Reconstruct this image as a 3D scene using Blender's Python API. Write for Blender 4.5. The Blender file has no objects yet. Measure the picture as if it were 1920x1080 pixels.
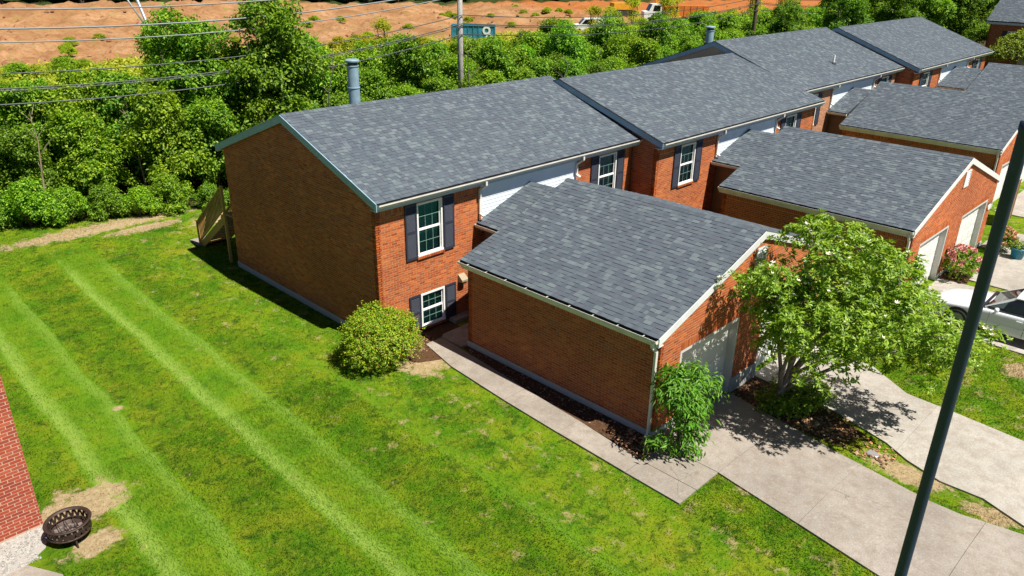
import bpy, bmesh, math, random
import numpy as np
from mathutils import Vector, Matrix

# ------------------------------------------------------------------ camera, sky, sun, exposure
S = bpy.context.scene
COL = S.collection
CAM_POS = (-11.833, -16.840, 11.0006)
CAM_ROWS = ((0.704131, -0.709933, 0.013920), (0.275830, 0.291534, 0.915929), (0.654307, 0.641095, -0.401099))
cam_data = bpy.data.cameras.new('camera')
cam_data.sensor_width = 36.0
cam_data.lens = 1446.83 / 1920 * 36.0
cam_data.clip_start = 0.1
cam_data.clip_end = 3000
cam = bpy.data.objects.new('camera', cam_data)
COL.objects.link(cam)
r_, u_, f_ = CAM_ROWS
cam.matrix_world = Matrix(((r_[0], u_[0], -f_[0], CAM_POS[0]), (r_[1], u_[1], -f_[1], CAM_POS[1]),
                           (r_[2], u_[2], -f_[2], CAM_POS[2]), (0, 0, 0, 1)))
S.camera = cam

TO_SUN = Vector((0.11, -0.59, 1.0)).normalized()
SUN_EL = math.asin(TO_SUN.z)
world = bpy.data.worlds.new('World')
S.world = world
world.use_nodes = True
wn = world.node_tree.nodes
wl = world.node_tree.links
wn.clear()
sky = wn.new('ShaderNodeTexSky')
sky.sky_type = 'NISHITA'
sky.sun_disc = False
sky.altitude = 1000
sky.air_density = 0.52
sky.dust_density = 0.0
sky.ozone_density = 4.0
sky.sun_elevation = SUN_EL
sky.sun_rotation = math.atan2(TO_SUN.x, TO_SUN.y)
bg = wn.new('ShaderNodeBackground')
bg.inputs['Strength'].default_value = 0.05
wo = wn.new('ShaderNodeOutputWorld')
wl.new(sky.outputs[0], bg.inputs[0])
wl.new(bg.outputs[0], wo.inputs[0])
sun_data = bpy.data.lights.new('sun', 'SUN')
sun_data.energy = 5.0
sun_data.angle = math.radians(0.5)
sun_data.color = (1.0, 0.95, 0.86)
sun = bpy.data.objects.new('sun', sun_data)
COL.objects.link(sun)
sun.rotation_euler = (-TO_SUN).to_track_quat('-Z', 'Y').to_euler()
sun.location = (0, -20, 40)
S.view_settings.view_transform = 'Standard'
S.view_settings.look = 'None'
S.view_settings.exposure = 0.78
S.view_settings.gamma = 1.0
S.view_settings.use_curve_mapping = False

rnd = random.Random(7)
rng = np.random.default_rng(11)

# ------------------------------------------------------------------ small helpers
def sm(a, b, x):
    t = np.clip((np.asarray(x, float) - a) / (b - a), 0, 1)
    return t * t * (3 - 2 * t)

def gz(x, y):
    """height of the ground near the houses: a shallow swale in front of the garages"""
    return -0.3 * sm(2.3, 6.5, x) * (1 - sm(9.5, 13.5, x)) * (1 - sm(-8.0, -6.0, y))

def tag(o, label=None, cat=None, group=None, kind=None):
    if label: o['label'] = label
    if cat: o['category'] = cat
    if group: o['group'] = group
    if kind: o['kind'] = kind
    return o

def empty(name, loc, label, cat, group=None):
    o = bpy.data.objects.new(name, None)
    o.empty_display_size = 0.3
    COL.objects.link(o)
    o.location = loc
    return tag(o, label, cat, group)

class MB:
    """collects polygons in world coordinates"""
    def __init__(s): s.v = []; s.f = []; s.m = []
    def add(s, vs, fs, mi=0):
        n = len(s.v)
        s.v.extend([tuple(v) for v in vs])
        for f in fs:
            s.f.append(tuple(i + n for i in f)); s.m.append(mi)
        return s
    def box(s, a, b, mi=0):
        x0, y0, z0 = [min(p, q) for p, q in zip(a, b)]
        x1, y1, z1 = [max(p, q) for p, q in zip(a, b)]
        return s.add([(x0, y0, z0), (x1, y0, z0), (x1, y1, z0), (x0, y1, z0), (x0, y0, z1), (x1, y0, z1), (x1, y1, z1), (x0, y1, z1)],
              [(3, 2, 1, 0), (4, 5, 6, 7), (0, 1, 5, 4), (1, 2, 6, 5), (2, 3, 7, 6), (3, 0, 4, 7)], mi)
    def bar(s, p, q, w, h, mi=0, up=(0, 0, 1)):
        """rectangular bar from p to q, w across, h along up"""
        p = Vector(p); q = Vector(q); d = (q - p).normalized(); up = Vector(up)
        sd = d.cross(up)
        if sd.length < 1e-4: sd = d.cross(Vector((1, 0, 0)))
        sd.normalize(); u = sd.cross(d).normalized()
        vs = []
        for c in (p, q):
            for a, b in ((-1, -1), (1, -1), (1, 1), (-1, 1)):
                vs.append(c + sd * a * w / 2 + u * b * h / 2)
        return s.add(vs, [(0, 1, 2, 3), (7, 6, 5, 4), (0, 4, 5, 1), (1, 5, 6, 2), (2, 6, 7, 3), (3, 7, 4, 0)], mi)
    def tube(s, pts, rad, n=8, mi=0, cap=True):
        pts = [Vector(p) for p in pts]
        if not hasattr(rad, '__len__'): rad = [rad] * len(pts)
        rings = []
        base = len(s.v)
        pu = None
        for i, p in enumerate(pts):
            d = (pts[min(i + 1, len(pts) - 1)] - pts[max(i - 1, 0)]).normalized()
            ref = pu if pu is not None else (Vector((0, 0, 1)) if abs(d.z) < .9 else Vector((1, 0, 0)))
            a = d.cross(ref)
            if a.length < 1e-5: a = d.cross(Vector((0, 1, 0)))
            a.normalize(); b = a.cross(d).normalized(); pu = b
            for k in range(n):
                t = 2 * math.pi * k / n
                s.v.append(tuple(p + (a * math.cos(t) + b * math.sin(t)) * rad[i]))
        for i in range(len(pts) - 1):
            for k in range(n):
                o = base + i * n
                s.f.append((o + k, o + (k + 1) % n, o + n + (k + 1) % n, o + n + k)); s.m.append(mi)
        if cap:
            s.f.append(tuple(base + k for k in range(n - 1, -1, -1))); s.m.append(mi)
            o = base + (len(pts) - 1) * n
            s.f.append(tuple(o + k for k in range(n))); s.m.append(mi)
        return s
    def lathe(s, c, prof, n=24, mi=0):
        base = len(s.v)
        for r, z in prof:
            for k in range(n):
                t = 2 * math.pi * k / n
                s.v.append((c[0] + r * math.cos(t), c[1] + r * math.sin(t), c[2] + z))
        for i in range(len(prof) - 1):
            for k in range(n):
                o = base + i * n
                s.f.append((o + k, o + (k + 1) % n, o + n + (k + 1) % n, o + n + k)); s.m.append(mi)
        return s
    def prism(s, poly, ext, mi=0):
        """planar polygon (3-D points) extruded by vector ext"""
        n = len(poly); e = Vector(ext)
        vs = [Vector(p) for p in poly] + [Vector(p) + e for p in poly]
        nrm = Vector((0, 0, 0))
        for i in range(n): nrm += vs[i].cross(vs[(i + 1) % n])
        fs = [tuple(range(n)), tuple(range(2 * n - 1, n - 1, -1))] + [(i, n + i, n + (i + 1) % n, (i + 1) % n) for i in range(n)]
        if nrm.dot(e) > 0: fs = [tuple(reversed(f)) for f in fs]
        return s.add(vs, fs, mi)
    def build(s, name, mats, parent=None, smooth=False, origin=None):
        if not isinstance(mats, (list, tuple)): mats = [mats]
        me = bpy.data.meshes.new(name)
        V = np.array(s.v, dtype=float).reshape(-1, 3)
        off = np.zeros(3)
        if parent is None:
            if origin is None:
                origin = ((V[:, 0].min() + V[:, 0].max()) / 2, (V[:, 1].min() + V[:, 1].max()) / 2, V[:, 2].min())
            off = np.array(origin, float)
            V = V - off
        me.from_pydata(V.tolist(), [], s.f)
        for m in mats: me.materials.append(m)
        if len(mats) > 1: me.polygons.foreach_set('material_index', s.m)
        if smooth: me.polygons.foreach_set('use_smooth', [True] * len(me.polygons))
        me.update()
        o = bpy.data.objects.new(name, me)
        COL.objects.link(o)
        if parent is None: o.location = off
        else: attach(o, parent)
        return o

def world_loc(o):
    l = Vector(o.location); p = o.parent
    while p: l = l + Vector(p.location); p = p.parent
    return l
def attach(o, parent, at=(0, 0, 0)):
    """parents have translation only: keep the child's coordinates as world coordinates"""
    o.parent = parent
    o.location = Vector(at) - world_loc(parent)
def shared(name, mesh, parent, at, rot=None):
    o = bpy.data.objects.new(name, mesh)
    COL.objects.link(o)
    attach(o, parent, at)
    if rot is not None: o.rotation_euler = rot
    return o

def np_mesh(name, V, F, mat, smooth=False):
    """fast mesh: V (n,3), F (m,k) with one k"""
    me = bpy.data.meshes.new(name)
    k = F.shape[1]
    me.vertices.add(len(V)); me.vertices.foreach_set('co', np.ascontiguousarray(V, dtype=np.float32).ravel())
    me.loops.add(F.size); me.loops.foreach_set('vertex_index', np.ascontiguousarray(F, dtype=np.int32).ravel())
    me.polygons.add(len(F))
    me.polygons.foreach_set('loop_start', np.arange(0, F.size, k, dtype=np.int32))
    try: me.polygons.foreach_set('loop_total', np.full(len(F), k, dtype=np.int32))
    except Exception: pass
    if smooth: me.polygons.foreach_set('use_smooth', np.ones(len(F), dtype=bool))
    me.materials.append(mat)
    me.update(calc_edges=True)
    return me

# ------------------------------------------------------------------ materials
class NT:
    def __init__(s, name):
        s.mat = bpy.data.materials.new(name); s.mat.use_nodes = True
        s.t = s.mat.node_tree; s.n = s.t.nodes; s.l = s.t.links
        s.bsdf = s.n['Principled BSDF']; s.out = s.n['Material Output']
    def node(s, typ, ins=None, **kw):
        n = s.n.new(typ)
        for k, v in kw.items(): setattr(n, k, v)
        for k, v in (ins or {}).items():
            i = n.inputs[k]
            if isinstance(v, bpy.types.NodeSocket): s.l.new(v, i)
            else: i.default_value = v
        return n
    def pos(s): return s.node('ShaderNodeNewGeometry').outputs['Position']
    def noise(s, scale, detail=4, rough=.55, vec=None, dist=0.0):
        ins = {'Scale': scale, 'Detail': detail, 'Roughness': rough, 'Distortion': dist}
        ins['Vector'] = vec if vec is not None else s.pos()
        return s.node('ShaderNodeTexNoise', ins).outputs['Fac']
    def ramp(s, fac, stops, interp='LINEAR'):
        n = s.node('ShaderNodeValToRGB', {'Fac': fac}); cr = n.color_ramp; cr.interpolation = interp
        while len(cr.elements) < len(stops): cr.elements.new(.5)
        for e, (p, c) in zip(cr.elements, stops):
            e.position = p; e.color = (*c, 1) if len(c) == 3 else c
        return n.outputs[0]
    def math(s, op, a, b=0.0, c=None):
        ins = {0: a, 1: b}
        if c is not None: ins[2] = c
        return s.node('ShaderNodeMath', ins, operation=op).outputs[0]
    def mix(s, fac, a, b, mode='MIX'):
        n = s.node('ShaderNodeMix', data_type='RGBA', blend_type=mode)
        for i, v in ((0, fac), (6, a), (7, b)):
            if isinstance(v, bpy.types.NodeSocket): s.l.new(v, n.inputs[i])
            else: n.inputs[i].default_value = (*v, 1) if isinstance(v, tuple) and len(v) == 3 else v
        return n.outputs[2]
    def mapr(s, v, a, b, c=0.0, d=1.0):
        return s.node('ShaderNodeMapRange', {'Value': v, 'From Min': a, 'From Max': b, 'To Min': c, 'To Max': d}).outputs[0]
    def bump(s, h, strength=.3, dist=.02):
        b = s.node('ShaderNodeBump', {'Height': h, 'Strength': strength, 'Distance': dist})
        s.l.new(b.outputs[0], s.bsdf.inputs['Normal'])
    def set(s, color=None, rough=None, metal=None, spec=None, **kw):
        b = s.bsdf.inputs
        def put(k, v):
            if isinstance(v, bpy.types.NodeSocket): s.l.new(v, b[k])
            else: b[k].default_value = (*v, 1) if isinstance(v, tuple) and len(v) == 3 else v
        if color is not None: put('Base Color', color)
        if rough is not None: put('Roughness', rough)
        if metal is not None: put('Metallic', metal)
        if spec is not None: put('Specular IOR Level', spec)
        for k, v in kw.items(): put(k.replace('_', ' '), v)
        return s
    def island(s):
        """a random number for each loose piece of a mesh and for each object"""
        a = s.node('ShaderNodeNewGeometry').outputs['Random Per Island']
        b = s.node('ShaderNodeObjectInfo').outputs['Random']
        return s.math('FRACT', s.math('MULTIPLY_ADD', b, 7.31, a))

def painted(name, col, rough=.5, wear=.12, scale=2.5):
    n = NT(name)
    f = n.noise(scale, 5, .6)
    g = n.noise(40, 2)
    dark = tuple(c * (1 - wear * 2.2) for c in col)
    c = n.mix(n.mapr(f, .35, .7), col, dark)
    n.set(c, n.mapr(g, .2, .8, rough - .08, rough + .12))
    n.bump(g, .08, .004)
    return n.mat

def brick_mat(name, cols, spot=(.12, .035, .02)):
    n = NT(name)
    r = n.island()
    c = n.ramp(r, [(i / (len(cols) - 1), k) for i, k in enumerate(cols)])
    big = n.noise(.45, 3, .5)
    c = n.mix(n.mapr(big, .35, .68, 0, .5), c, (cols[0][0] * .8, cols[0][1] * .8, cols[0][2] * .8))
    fine = n.noise(70, 3, .7)
    c = n.mix(n.mapr(fine, .55, .75, 0, .45), c, spot)
    n.set(c, .86, spec=.2)
    n.bump(fine, .35, .006)
    return n.mat

def mortar_mat(name, col):
    n = NT(name)
    f = n.noise(25, 4, .6)
    n.set(n.mix(f, tuple(c * .8 for c in col), tuple(min(1, c * 1.15) for c in col)), .95, spec=.1)
    n.bump(f, .4, .006)
    return n.mat

def shingle_mat(name, k=.96):
    n = NT(name)
    r = n.island()
    a = lambda *c: tuple(x * k for x in c)
    c = n.ramp(r, [(0, a(.062, .077, .098)), (.14, a(.078, .096, .118)), (.28, a(.068, .081, .104)), (.42, a(.090, .111, .131)),
                   (.56, a(.077, .085, .109)), (.68, a(.112, .137, .153)), (.80, a(.083, .102, .123)), (.91, a(.135, .162, .176))], 'CONSTANT')
    f = n.noise(260, 2, .8)
    c = n.mix(n.mapr(f, .3, .75, 0, .75), c, a(.19, .21, .23), 'MIX') if False else n.mix(n.mapr(f, .42, .7, 0, .35), c, a(.15, .185, .215))
    big = n.noise(.6, 3, .6)
    c = n.mix(n.mapr(big, .3, .7, 0, .3), c, a(.088, .104, .116))
    n.set(c, .92, spec=.25)
    n.bump(n.noise(180, 2, .8), .5, .004)
    return n.mat

def leaf_mat(name, lo, mid, hi, trans=.35, gloss=.28, dead=None):
    n = NT(name)
    g = n.node('ShaderNodeNewGeometry').outputs['Random Per Island']
    oi = n.node('ShaderNodeObjectInfo')
    c = n.ramp(g, [(0, lo), (.45, mid), (1, hi)] if dead is None else [(0, lo), (.45, mid), (.9, hi), (.93, dead), (1, dead)])
    c = n.mix(1.0, c, oi.outputs['Color'], 'MULTIPLY')
    hsv = n.node('ShaderNodeHueSaturation', {'Hue': n.mapr(oi.outputs['Random'], 0, 1, .485, .51), 'Value': n.mapr(oi.outputs['Random'], 0, 1, .85, 1.15), 'Saturation': 1.0, 'Color': c})
    c = hsv.outputs[0]
    n.set(c, .5, spec=gloss)
    tr = n.node('ShaderNodeBsdfTranslucent', {'Color': n.mix(1.0, c, (1.25, 1.3, .55), 'MULTIPLY')})
    mx = n.node('ShaderNodeMixShader', {0: trans, 1: n.bsdf.outputs[0], 2: tr.outputs[0]})
    n.l.new(mx.outputs[0], n.out.inputs[0])
    return n.mat

def plain(name, col, rough=.5, metal=0.0, spec=.5, noise=.1, nscale=8):
    n = NT(name)
    f = n.noise(nscale, 4, .6)
    n.set(n.mix(f, tuple(c * (1 - noise) for c in col), tuple(min(1, c * (1 + noise)) for c in col)), rough, metal, spec)
    return n.mat

M = {}
M['brick'] = brick_mat('brick_red', [(.27, .058, .017), (.46, .108, .026), (.56, .150, .035), (.31, .110, .058), (.45, .086, .020), (.60, .185, .048), (.36, .068, .022), (.50, .155, .052)])
M['brick_tan'] = brick_mat('brick_tan', [(.34, .135, .065), (.44, .20, .11), (.38, .16, .08), (.50, .25, .14), (.36, .14, .07)], (.2, .09, .05))
M['brick_neighbour'] = brick_mat('brick_neighbour', [(.34, .052, .026), (.42, .085, .045), (.36, .064, .032), (.27, .055, .04), (.46, .105, .055)])
M['mortar'] = mortar_mat('mortar', (.46, .275, .16))
M['mortar_light'] = mortar_mat('mortar_light', (.50, .36, .26))
M['concrete_base'] = mortar_mat('foundation_concrete', (.42, .42, .40))
M['shingle'] = shingle_mat('asphalt_shingle')
M['roof_under'] = plain('roof_underlay', (.03, .032, .036), .95)
M['trim'] = painted('white_trim', (.66, .67, .66), .45, .06)
M['rake'] = painted('sky_shade_trim', (.27, .40, .50), .45, .08)  # white boards tinted blue-grey: sky-lit shade put into the colour
M['gutter'] = painted('gutter_cream', (.70, .68, .62), .4, .10)
M['gutter_dirt_shade'] = plain('gutter_dirt_shade', (.035, .028, .022), .95)  # inner gutter faces: dirt plus shade painted into one dark colour
M['fascia'] = painted('fascia_shade_grey', (.46, .50, .52), .5, .06)  # eave shade painted in as grey-blue on front fascia and frieze
M['siding'] = painted('white_siding', (.70, .77, .82), .55, .05)  # white boards with a blue tint standing in for sky-coloured shade
M['shutter'] = painted('navy_shutter', (.030, .036, .055), .5, .1)
M['frame'] = painted('window_white', (.80, .80, .78), .4, .03)
M['frame_dark'] = painted('window_brown', (.06, .04, .03), .5, .1)
M['door'] = painted('garage_door_white', (.72, .72, .68), .5, .05, 1.2)
M['door_jamb'] = painted('garage_jamb', (.55, .54, .50), .5, .06)
M['brown_wood'] = painted('brown_siding', (.17, .10, .062), .6, .12)
M['flue'] = painted('flue_metal', (.22, .33, .40), .5, .12, 6)
M['steel'] = plain('dark_steel', (.05, .05, .05), .5, .6)
M['pvc'] = plain('pvc_white', (.75, .75, .74), .4)
M['lamp_black'] = painted('lamp_post_black', (.013, .027, .075), .55, .15, 3)

def glass_mat(name, tint, fac=.5):
    n = NT(name)
    n.set(tint, .04, spec=.6)
    tr = n.node('ShaderNodeBsdfTransparent', {'Color': (.72, .85, .82, 1)})
    fr = n.node('ShaderNodeFresnel', {'IOR': 1.5}).outputs[0]
    k = n.math('ADD', n.math('MULTIPLY', fr, .9), 1 - fac)
    gl = n.node('ShaderNodeMixShader', {0: n.math('MINIMUM', k, 1.0), 1: tr.outputs[0], 2: n.bsdf.outputs[0]})
    n.l.new(gl.outputs[0], n.out.inputs[0])
    return n.mat
M['glass'] = glass_mat('window_glass', (.012, .03, .03), .9)
M['glass_car'] = glass_mat('car_glass', (.01, .012, .014), .35)
M['blind_green'] = plain('blind_green', (.12, .60, .44), .5)
M['blind_white'] = plain('blind_white', (.55, .60, .62), .5)
M['muntin'] = plain('muntin_grey', (.22, .38, .33), .5)
M['room'] = plain('dark_room', (.02, .03, .03), .9)

def concrete(name, col, rust=.25):
    n = NT(name)
    a = n.noise(.55, 5, .6); b = n.noise(3.2, 5, .65); c = n.noise(38, 4, .8)
    k = n.mix(n.mapr(a, .3, .7), tuple(x * .78 for x in col), tuple(min(1, x * 1.22) for x in col))
    k = n.mix(n.mapr(b, .44, .68, 0, .65), k, (col[0] * .70, col[1] * .62, col[2] * .56))
    k = n.mix(n.mapr(c, .46, .68, 0, .7), k, tuple(x * .52 for x in col))
    k = n.mix(n.mapr(n.noise(17, 5, .85), .54, .70, 0, .6), k, tuple(min(1, x * 1.6) for x in col))
    k = n.mix(n.mapr(n.noise(13, 5, .85), .56, .70, 0, .55), k, tuple(x * .5 for x in col))
    vor = n.node('ShaderNodeTexVoronoi', {'Scale': .42, 'Vector': n.node('ShaderNodeVectorMath', {0: n.pos(), 1: n.node('ShaderNodeVectorMath', {0: n.node('ShaderNodeTexNoise', {'Scale': 1.6, 'Detail': 5.0, 'Vector': n.pos()}).outputs['Color'], 1: (.9, .9, .9)}, operation='MULTIPLY').outputs[0]}, operation='ADD').outputs[0]}, feature='DISTANCE_TO_EDGE').outputs[0]
    gate = n.mapr(n.noise(.4, 2), .56, .64)
    k = n.mix(n.math('MULTIPLY', n.mapr(vor, .002, .007, .6, 0), gate), k, tuple(x * .42 for x in col))
    oil = n.mapr(n.noise(.9, 4, .6, None, .4), .64, .72, 0, .4)
    k = n.mix(oil, k, tuple(x * .5 for x in col))
    n.set(k, .92, spec=.2)
    n.bump(n.math('ADD', c, n.math('MULTIPLY', b, .6)), .45, .008)
    return n.mat
M['drive'] = concrete('driveway_concrete', (.305, .270, .235))
M['drive2'] = concrete('driveway_pale', (.37, .345, .305))
M['walk'] = concrete('walk_concrete', (.30, .265, .225))

# ------------------------------------------------------------------ ground
def ground_colour(n, blades=False):
    """colour of lawn, weeds, bare earth from world position"""
    p = n.pos()
    sp = n.node('ShaderNodeSeparateXYZ', {0: p})
    X, Y = sp.outputs[0], sp.outputs[1]
    flat = n.node('ShaderNodeCombineXYZ', {0: X, 1: Y, 2: 0.0}).outputs[0]
    N = lambda sc, d=4, r=.55, dist=0.0: n.noise(sc, d, r, flat, dist)
    # lawn: mixed greens and straw
    c = n.ramp(N(.55, 5, .65), [(.32, (.030, .100, .002)), (.45, (.078, .185, .002)), (.56, (.145, .230, .003)), (.70, (.225, .235, .010))])
    c = n.mix(n.mapr(N(1.3, 5, .72), .46, .68, 0, .75), c, (.205, .222, .008))
    c = n.mix(n.mapr(N(2.6, 5, .75, .6), .50, .62, 0, .8), c, (.024, .080, .006))
    c = n.mix(n.mapr(N(5.5, 5, .8), .54, .68, 0, .75), c, (.27, .275, .035))
    c = n.mix(n.mapr(N(.9, 4, .7, .8), .58, .70, 0, .6), c, (.075, .225, .006))
    # mowing stripes, a little crooked; pale clippings and sheen of leaning blades painted in
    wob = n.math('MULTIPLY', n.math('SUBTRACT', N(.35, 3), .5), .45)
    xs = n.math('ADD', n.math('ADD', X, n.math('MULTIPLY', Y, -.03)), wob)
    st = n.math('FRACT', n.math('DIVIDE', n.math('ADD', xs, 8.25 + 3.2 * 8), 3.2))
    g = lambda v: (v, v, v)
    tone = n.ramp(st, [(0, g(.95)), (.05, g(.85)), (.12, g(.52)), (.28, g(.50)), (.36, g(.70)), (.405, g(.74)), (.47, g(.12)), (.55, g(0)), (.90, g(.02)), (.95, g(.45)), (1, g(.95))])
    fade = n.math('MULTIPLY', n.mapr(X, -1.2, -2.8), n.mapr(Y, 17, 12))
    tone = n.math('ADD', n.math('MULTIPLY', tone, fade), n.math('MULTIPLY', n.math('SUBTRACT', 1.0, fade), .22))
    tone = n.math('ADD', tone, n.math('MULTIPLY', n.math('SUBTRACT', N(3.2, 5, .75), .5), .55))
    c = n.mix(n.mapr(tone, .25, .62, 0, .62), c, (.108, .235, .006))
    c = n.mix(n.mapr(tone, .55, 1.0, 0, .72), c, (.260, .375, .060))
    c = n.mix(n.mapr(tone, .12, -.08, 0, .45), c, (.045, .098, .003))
    # straw coloured spots, denser towards the walk
    spots = n.mapr(N(1.7, 5, .72), n.mapr(X, -6, 0, .65, .555), n.mapr(X, -6, 0, .74, .66))
    c = n.mix(n.math('MULTIPLY', spots, .8), c, (.38, .29, .135))
    # bare earth patches: near the fire pit, along the hedge, a few singles
    def patch(cx, cy, rx, ry, k=.5):
        dx = n.math('DIVIDE', n.math('SUBTRACT', X, cx), rx); dy = n.math('DIVIDE', n.math('SUBTRACT', Y, cy), ry)
        d = n.math('SQRT', n.math('ADD', n.math('MULTIPLY', dx, dx), n.math('MULTIPLY', dy, dy)))
        d = n.math('ADD', d, n.math('MULTIPLY', n.math('SUBTRACT', N(2.4, 6, .78), .5), 2.8))
        return n.mapr(d, 1.0, .72)
    m = patch(-8.9, -1.1, 1.1, .75)
    for q in ((-9.0, -2.5, .6, .4), (-6.81, 2.31, .16, .14), (.35, -1.3, .75, .8), (-2.2, 17.2, 4.2, .75), (3.2, 14.9, 2.4, .9), (-.6, 15.9, 1.6, .5), (5.6, -13.0, .5, 1.1), (5.3, -14.9, .4, .6), (12.6, -13.6, .5, .4), (2.2, -10.9, .5, .5)):
        m = n.math('MAXIMUM', m, patch(*q))
    earth = n.ramp(N(7, 6, .8), [(.3, (.25, .165, .085)), (.5, (.40, .285, .165)), (.7, (.54, .41, .27))])
    c = n.mix(n.math('MULTIPLY', m, .9), c, earth)
    c = n.node('ShaderNodeHueSaturation', {'Hue': .502, 'Saturation': .97, 'Value': 1.03, 'Fac': 1.0, 'Color': c}).outputs[0]
    masks = {'X': X, 'Y': Y, 'N': N, 'bare': m}
    return c, masks

def ground_material():
    n = NT('ground_mixed')
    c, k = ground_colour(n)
    X, Y, N = k['X'], k['Y'], k['N']
    # soil under the hedge
    edge = n.math('ADD', Y, n.math('MULTIPLY', n.math('SUBTRACT', N(.35, 4), .5), 2.5))
    edge = n.math('ADD', edge, n.math('MULTIPLY', X, .33))
    litter = n.ramp(N(3, 5, .7), [(.3, (.035, .028, .014)), (.6, (.075, .06, .03)), (.8, (.10, .12, .03))])
    c = n.mix(n.mapr(edge, 17.6, 18.6), c, litter)
    weeds = n.ramp(N(.9, 6, .75), [(.3, (.05, .11, .010)), (.45, (.15, .21, .016)), (.6, (.28, .29, .03)), (.75, (.40, .33, .10))])
    c = n.mix(n.mapr(Y, 31, 36), c, weeds)
    # raw earth of the building site
    dl = n.math('ADD', Y, n.math('MULTIPLY', n.math('SUBTRACT', N(.07, 4, .6), .5), 22))
    dl = n.math('ADD', dl, n.math('MULTIPLY', n.mapr(X, 0, 60, -8, 4), 1))
    dirt = n.ramp(N(.16, 5, .65), [(.3, (.25, .125, .056)), (.5, (.34, .185, .088)), (.7, (.43, .265, .145))])
    dirt = n.mix(n.mapr(N(1.1, 6, .8), .48, .66, 0, .85), dirt, (.19, .085, .038))
    dirt = n.mix(n.mapr(N(.09, 5, .7), .50, .66, 0, .7), dirt, (.20, .100, .046))
    dirt = n.mix(n.mapr(N(.3, 5, .7), .58, .66, 0, .7), dirt, (.18, .20, .04))
    dirt = n.mix(n.mapr(X, 104, 122, 0, .7), dirt, (.36, .105, .025))
    c = n.mix(n.mapr(dl, 62, 66), c, dirt)
    wood = n.mapr(n.math('ADD', Y, n.math('MULTIPLY', X, .42)), 163, 168)
    c = n.mix(wood, c, (.035, .05, .015))
    n.set(c, .95, spec=.0)
    h = n.math('ADD', n.noise(14, 4, .75), n.math('MULTIPLY', n.noise(60, 3, .8), .7))
    n.bump(h, .8, .05)
    return n.mat
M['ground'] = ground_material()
def blade_material():
    n = NT('grass_blades')
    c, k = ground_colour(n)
    r = n.node('ShaderNodeNewGeometry').outputs['Random Per Island']
    c = n.mix(1.0, c, n.ramp(r, [(0, (.55, .62, .5)), (.5, (.95, .97, .9)), (.85, (1.25, 1.22, 1.1)), (1, (1.8, 1.5, 1.7))]), 'MULTIPLY')
    n.set(c, .8, spec=.05)
    tr = n.node('ShaderNodeBsdfTranslucent', {'Color': c})
    mx = n.node('ShaderNodeMixShader', {0: .35, 1: n.bsdf.outputs[0], 2: tr.outputs[0]})
    n.l.new(mx.outputs[0], n.out.inputs[0])
    return n.mat
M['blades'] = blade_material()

def ground_height(x, y):
    z = gz(x, y)
    x = np.asarray(x, float); y = np.asarray(y, float)
    w = sm(62, 72, y - .0 * x)
    lump = 1.7 * (np.sin(x * .21 + 1.3) * np.sin(y * .17 + .4) + .6 * np.sin(x * .53 + y * .31) + .5 * np.sin(x * .9 - y * .7)) * .22
    s = y + .42 * x
    berm = 2.1 * np.exp(-((s - 146 + 6 * np.sin(x * .05)) / 9.0) ** 2) * (1 - sm(55, 95, x))
    rough = .12 * np.sin(x * 1.7 + 2 * np.sin(y * .9)) * np.sin(y * 1.5 + np.sin(x * 1.1))
    jit = np.random.default_rng(17).normal(size=x.shape) * .16 if x.ndim else 0.0
    return z + w * (lump + berm + rough + jit)

def axis(parts):
    out = []
    for a, b, st in parts: out += list(np.arange(a, b, st))
    out.append(parts[-1][1])
    return np.array(out)
gx_ = axis([(-600, -60, 60), (-60, -16, 4), (-16, 16, .5), (16, 60, 2), (60, 180, 1.5), (180, 900, 60)])
gx_ = np.unique(np.round(np.concatenate([gx_, np.arange(16, 60, 1.0)]), 3))
gy_ = axis([(-300, -40, 40), (-40, -16, 4), (-16, 20, .5), (20, 60, 2), (60, 175, 1.2), (175, 900, 60)])
GX, GY = np.meshgrid(gx_, gy_)
GV = np.stack([GX.ravel(), GY.ravel(), ground_height(GX, GY).ravel()], 1)
nx, ny = len(gx_), len(gy_)
ii, jj = np.meshgrid(np.arange(nx - 1), np.arange(ny - 1))
b0 = (jj * nx + ii).ravel()
GF = np.stack([b0, b0 + 1, b0 + 1 + nx, b0 + nx], 1)
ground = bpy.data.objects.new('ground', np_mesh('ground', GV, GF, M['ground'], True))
COL.objects.link(ground)
tag(ground, kind='structure')

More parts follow.
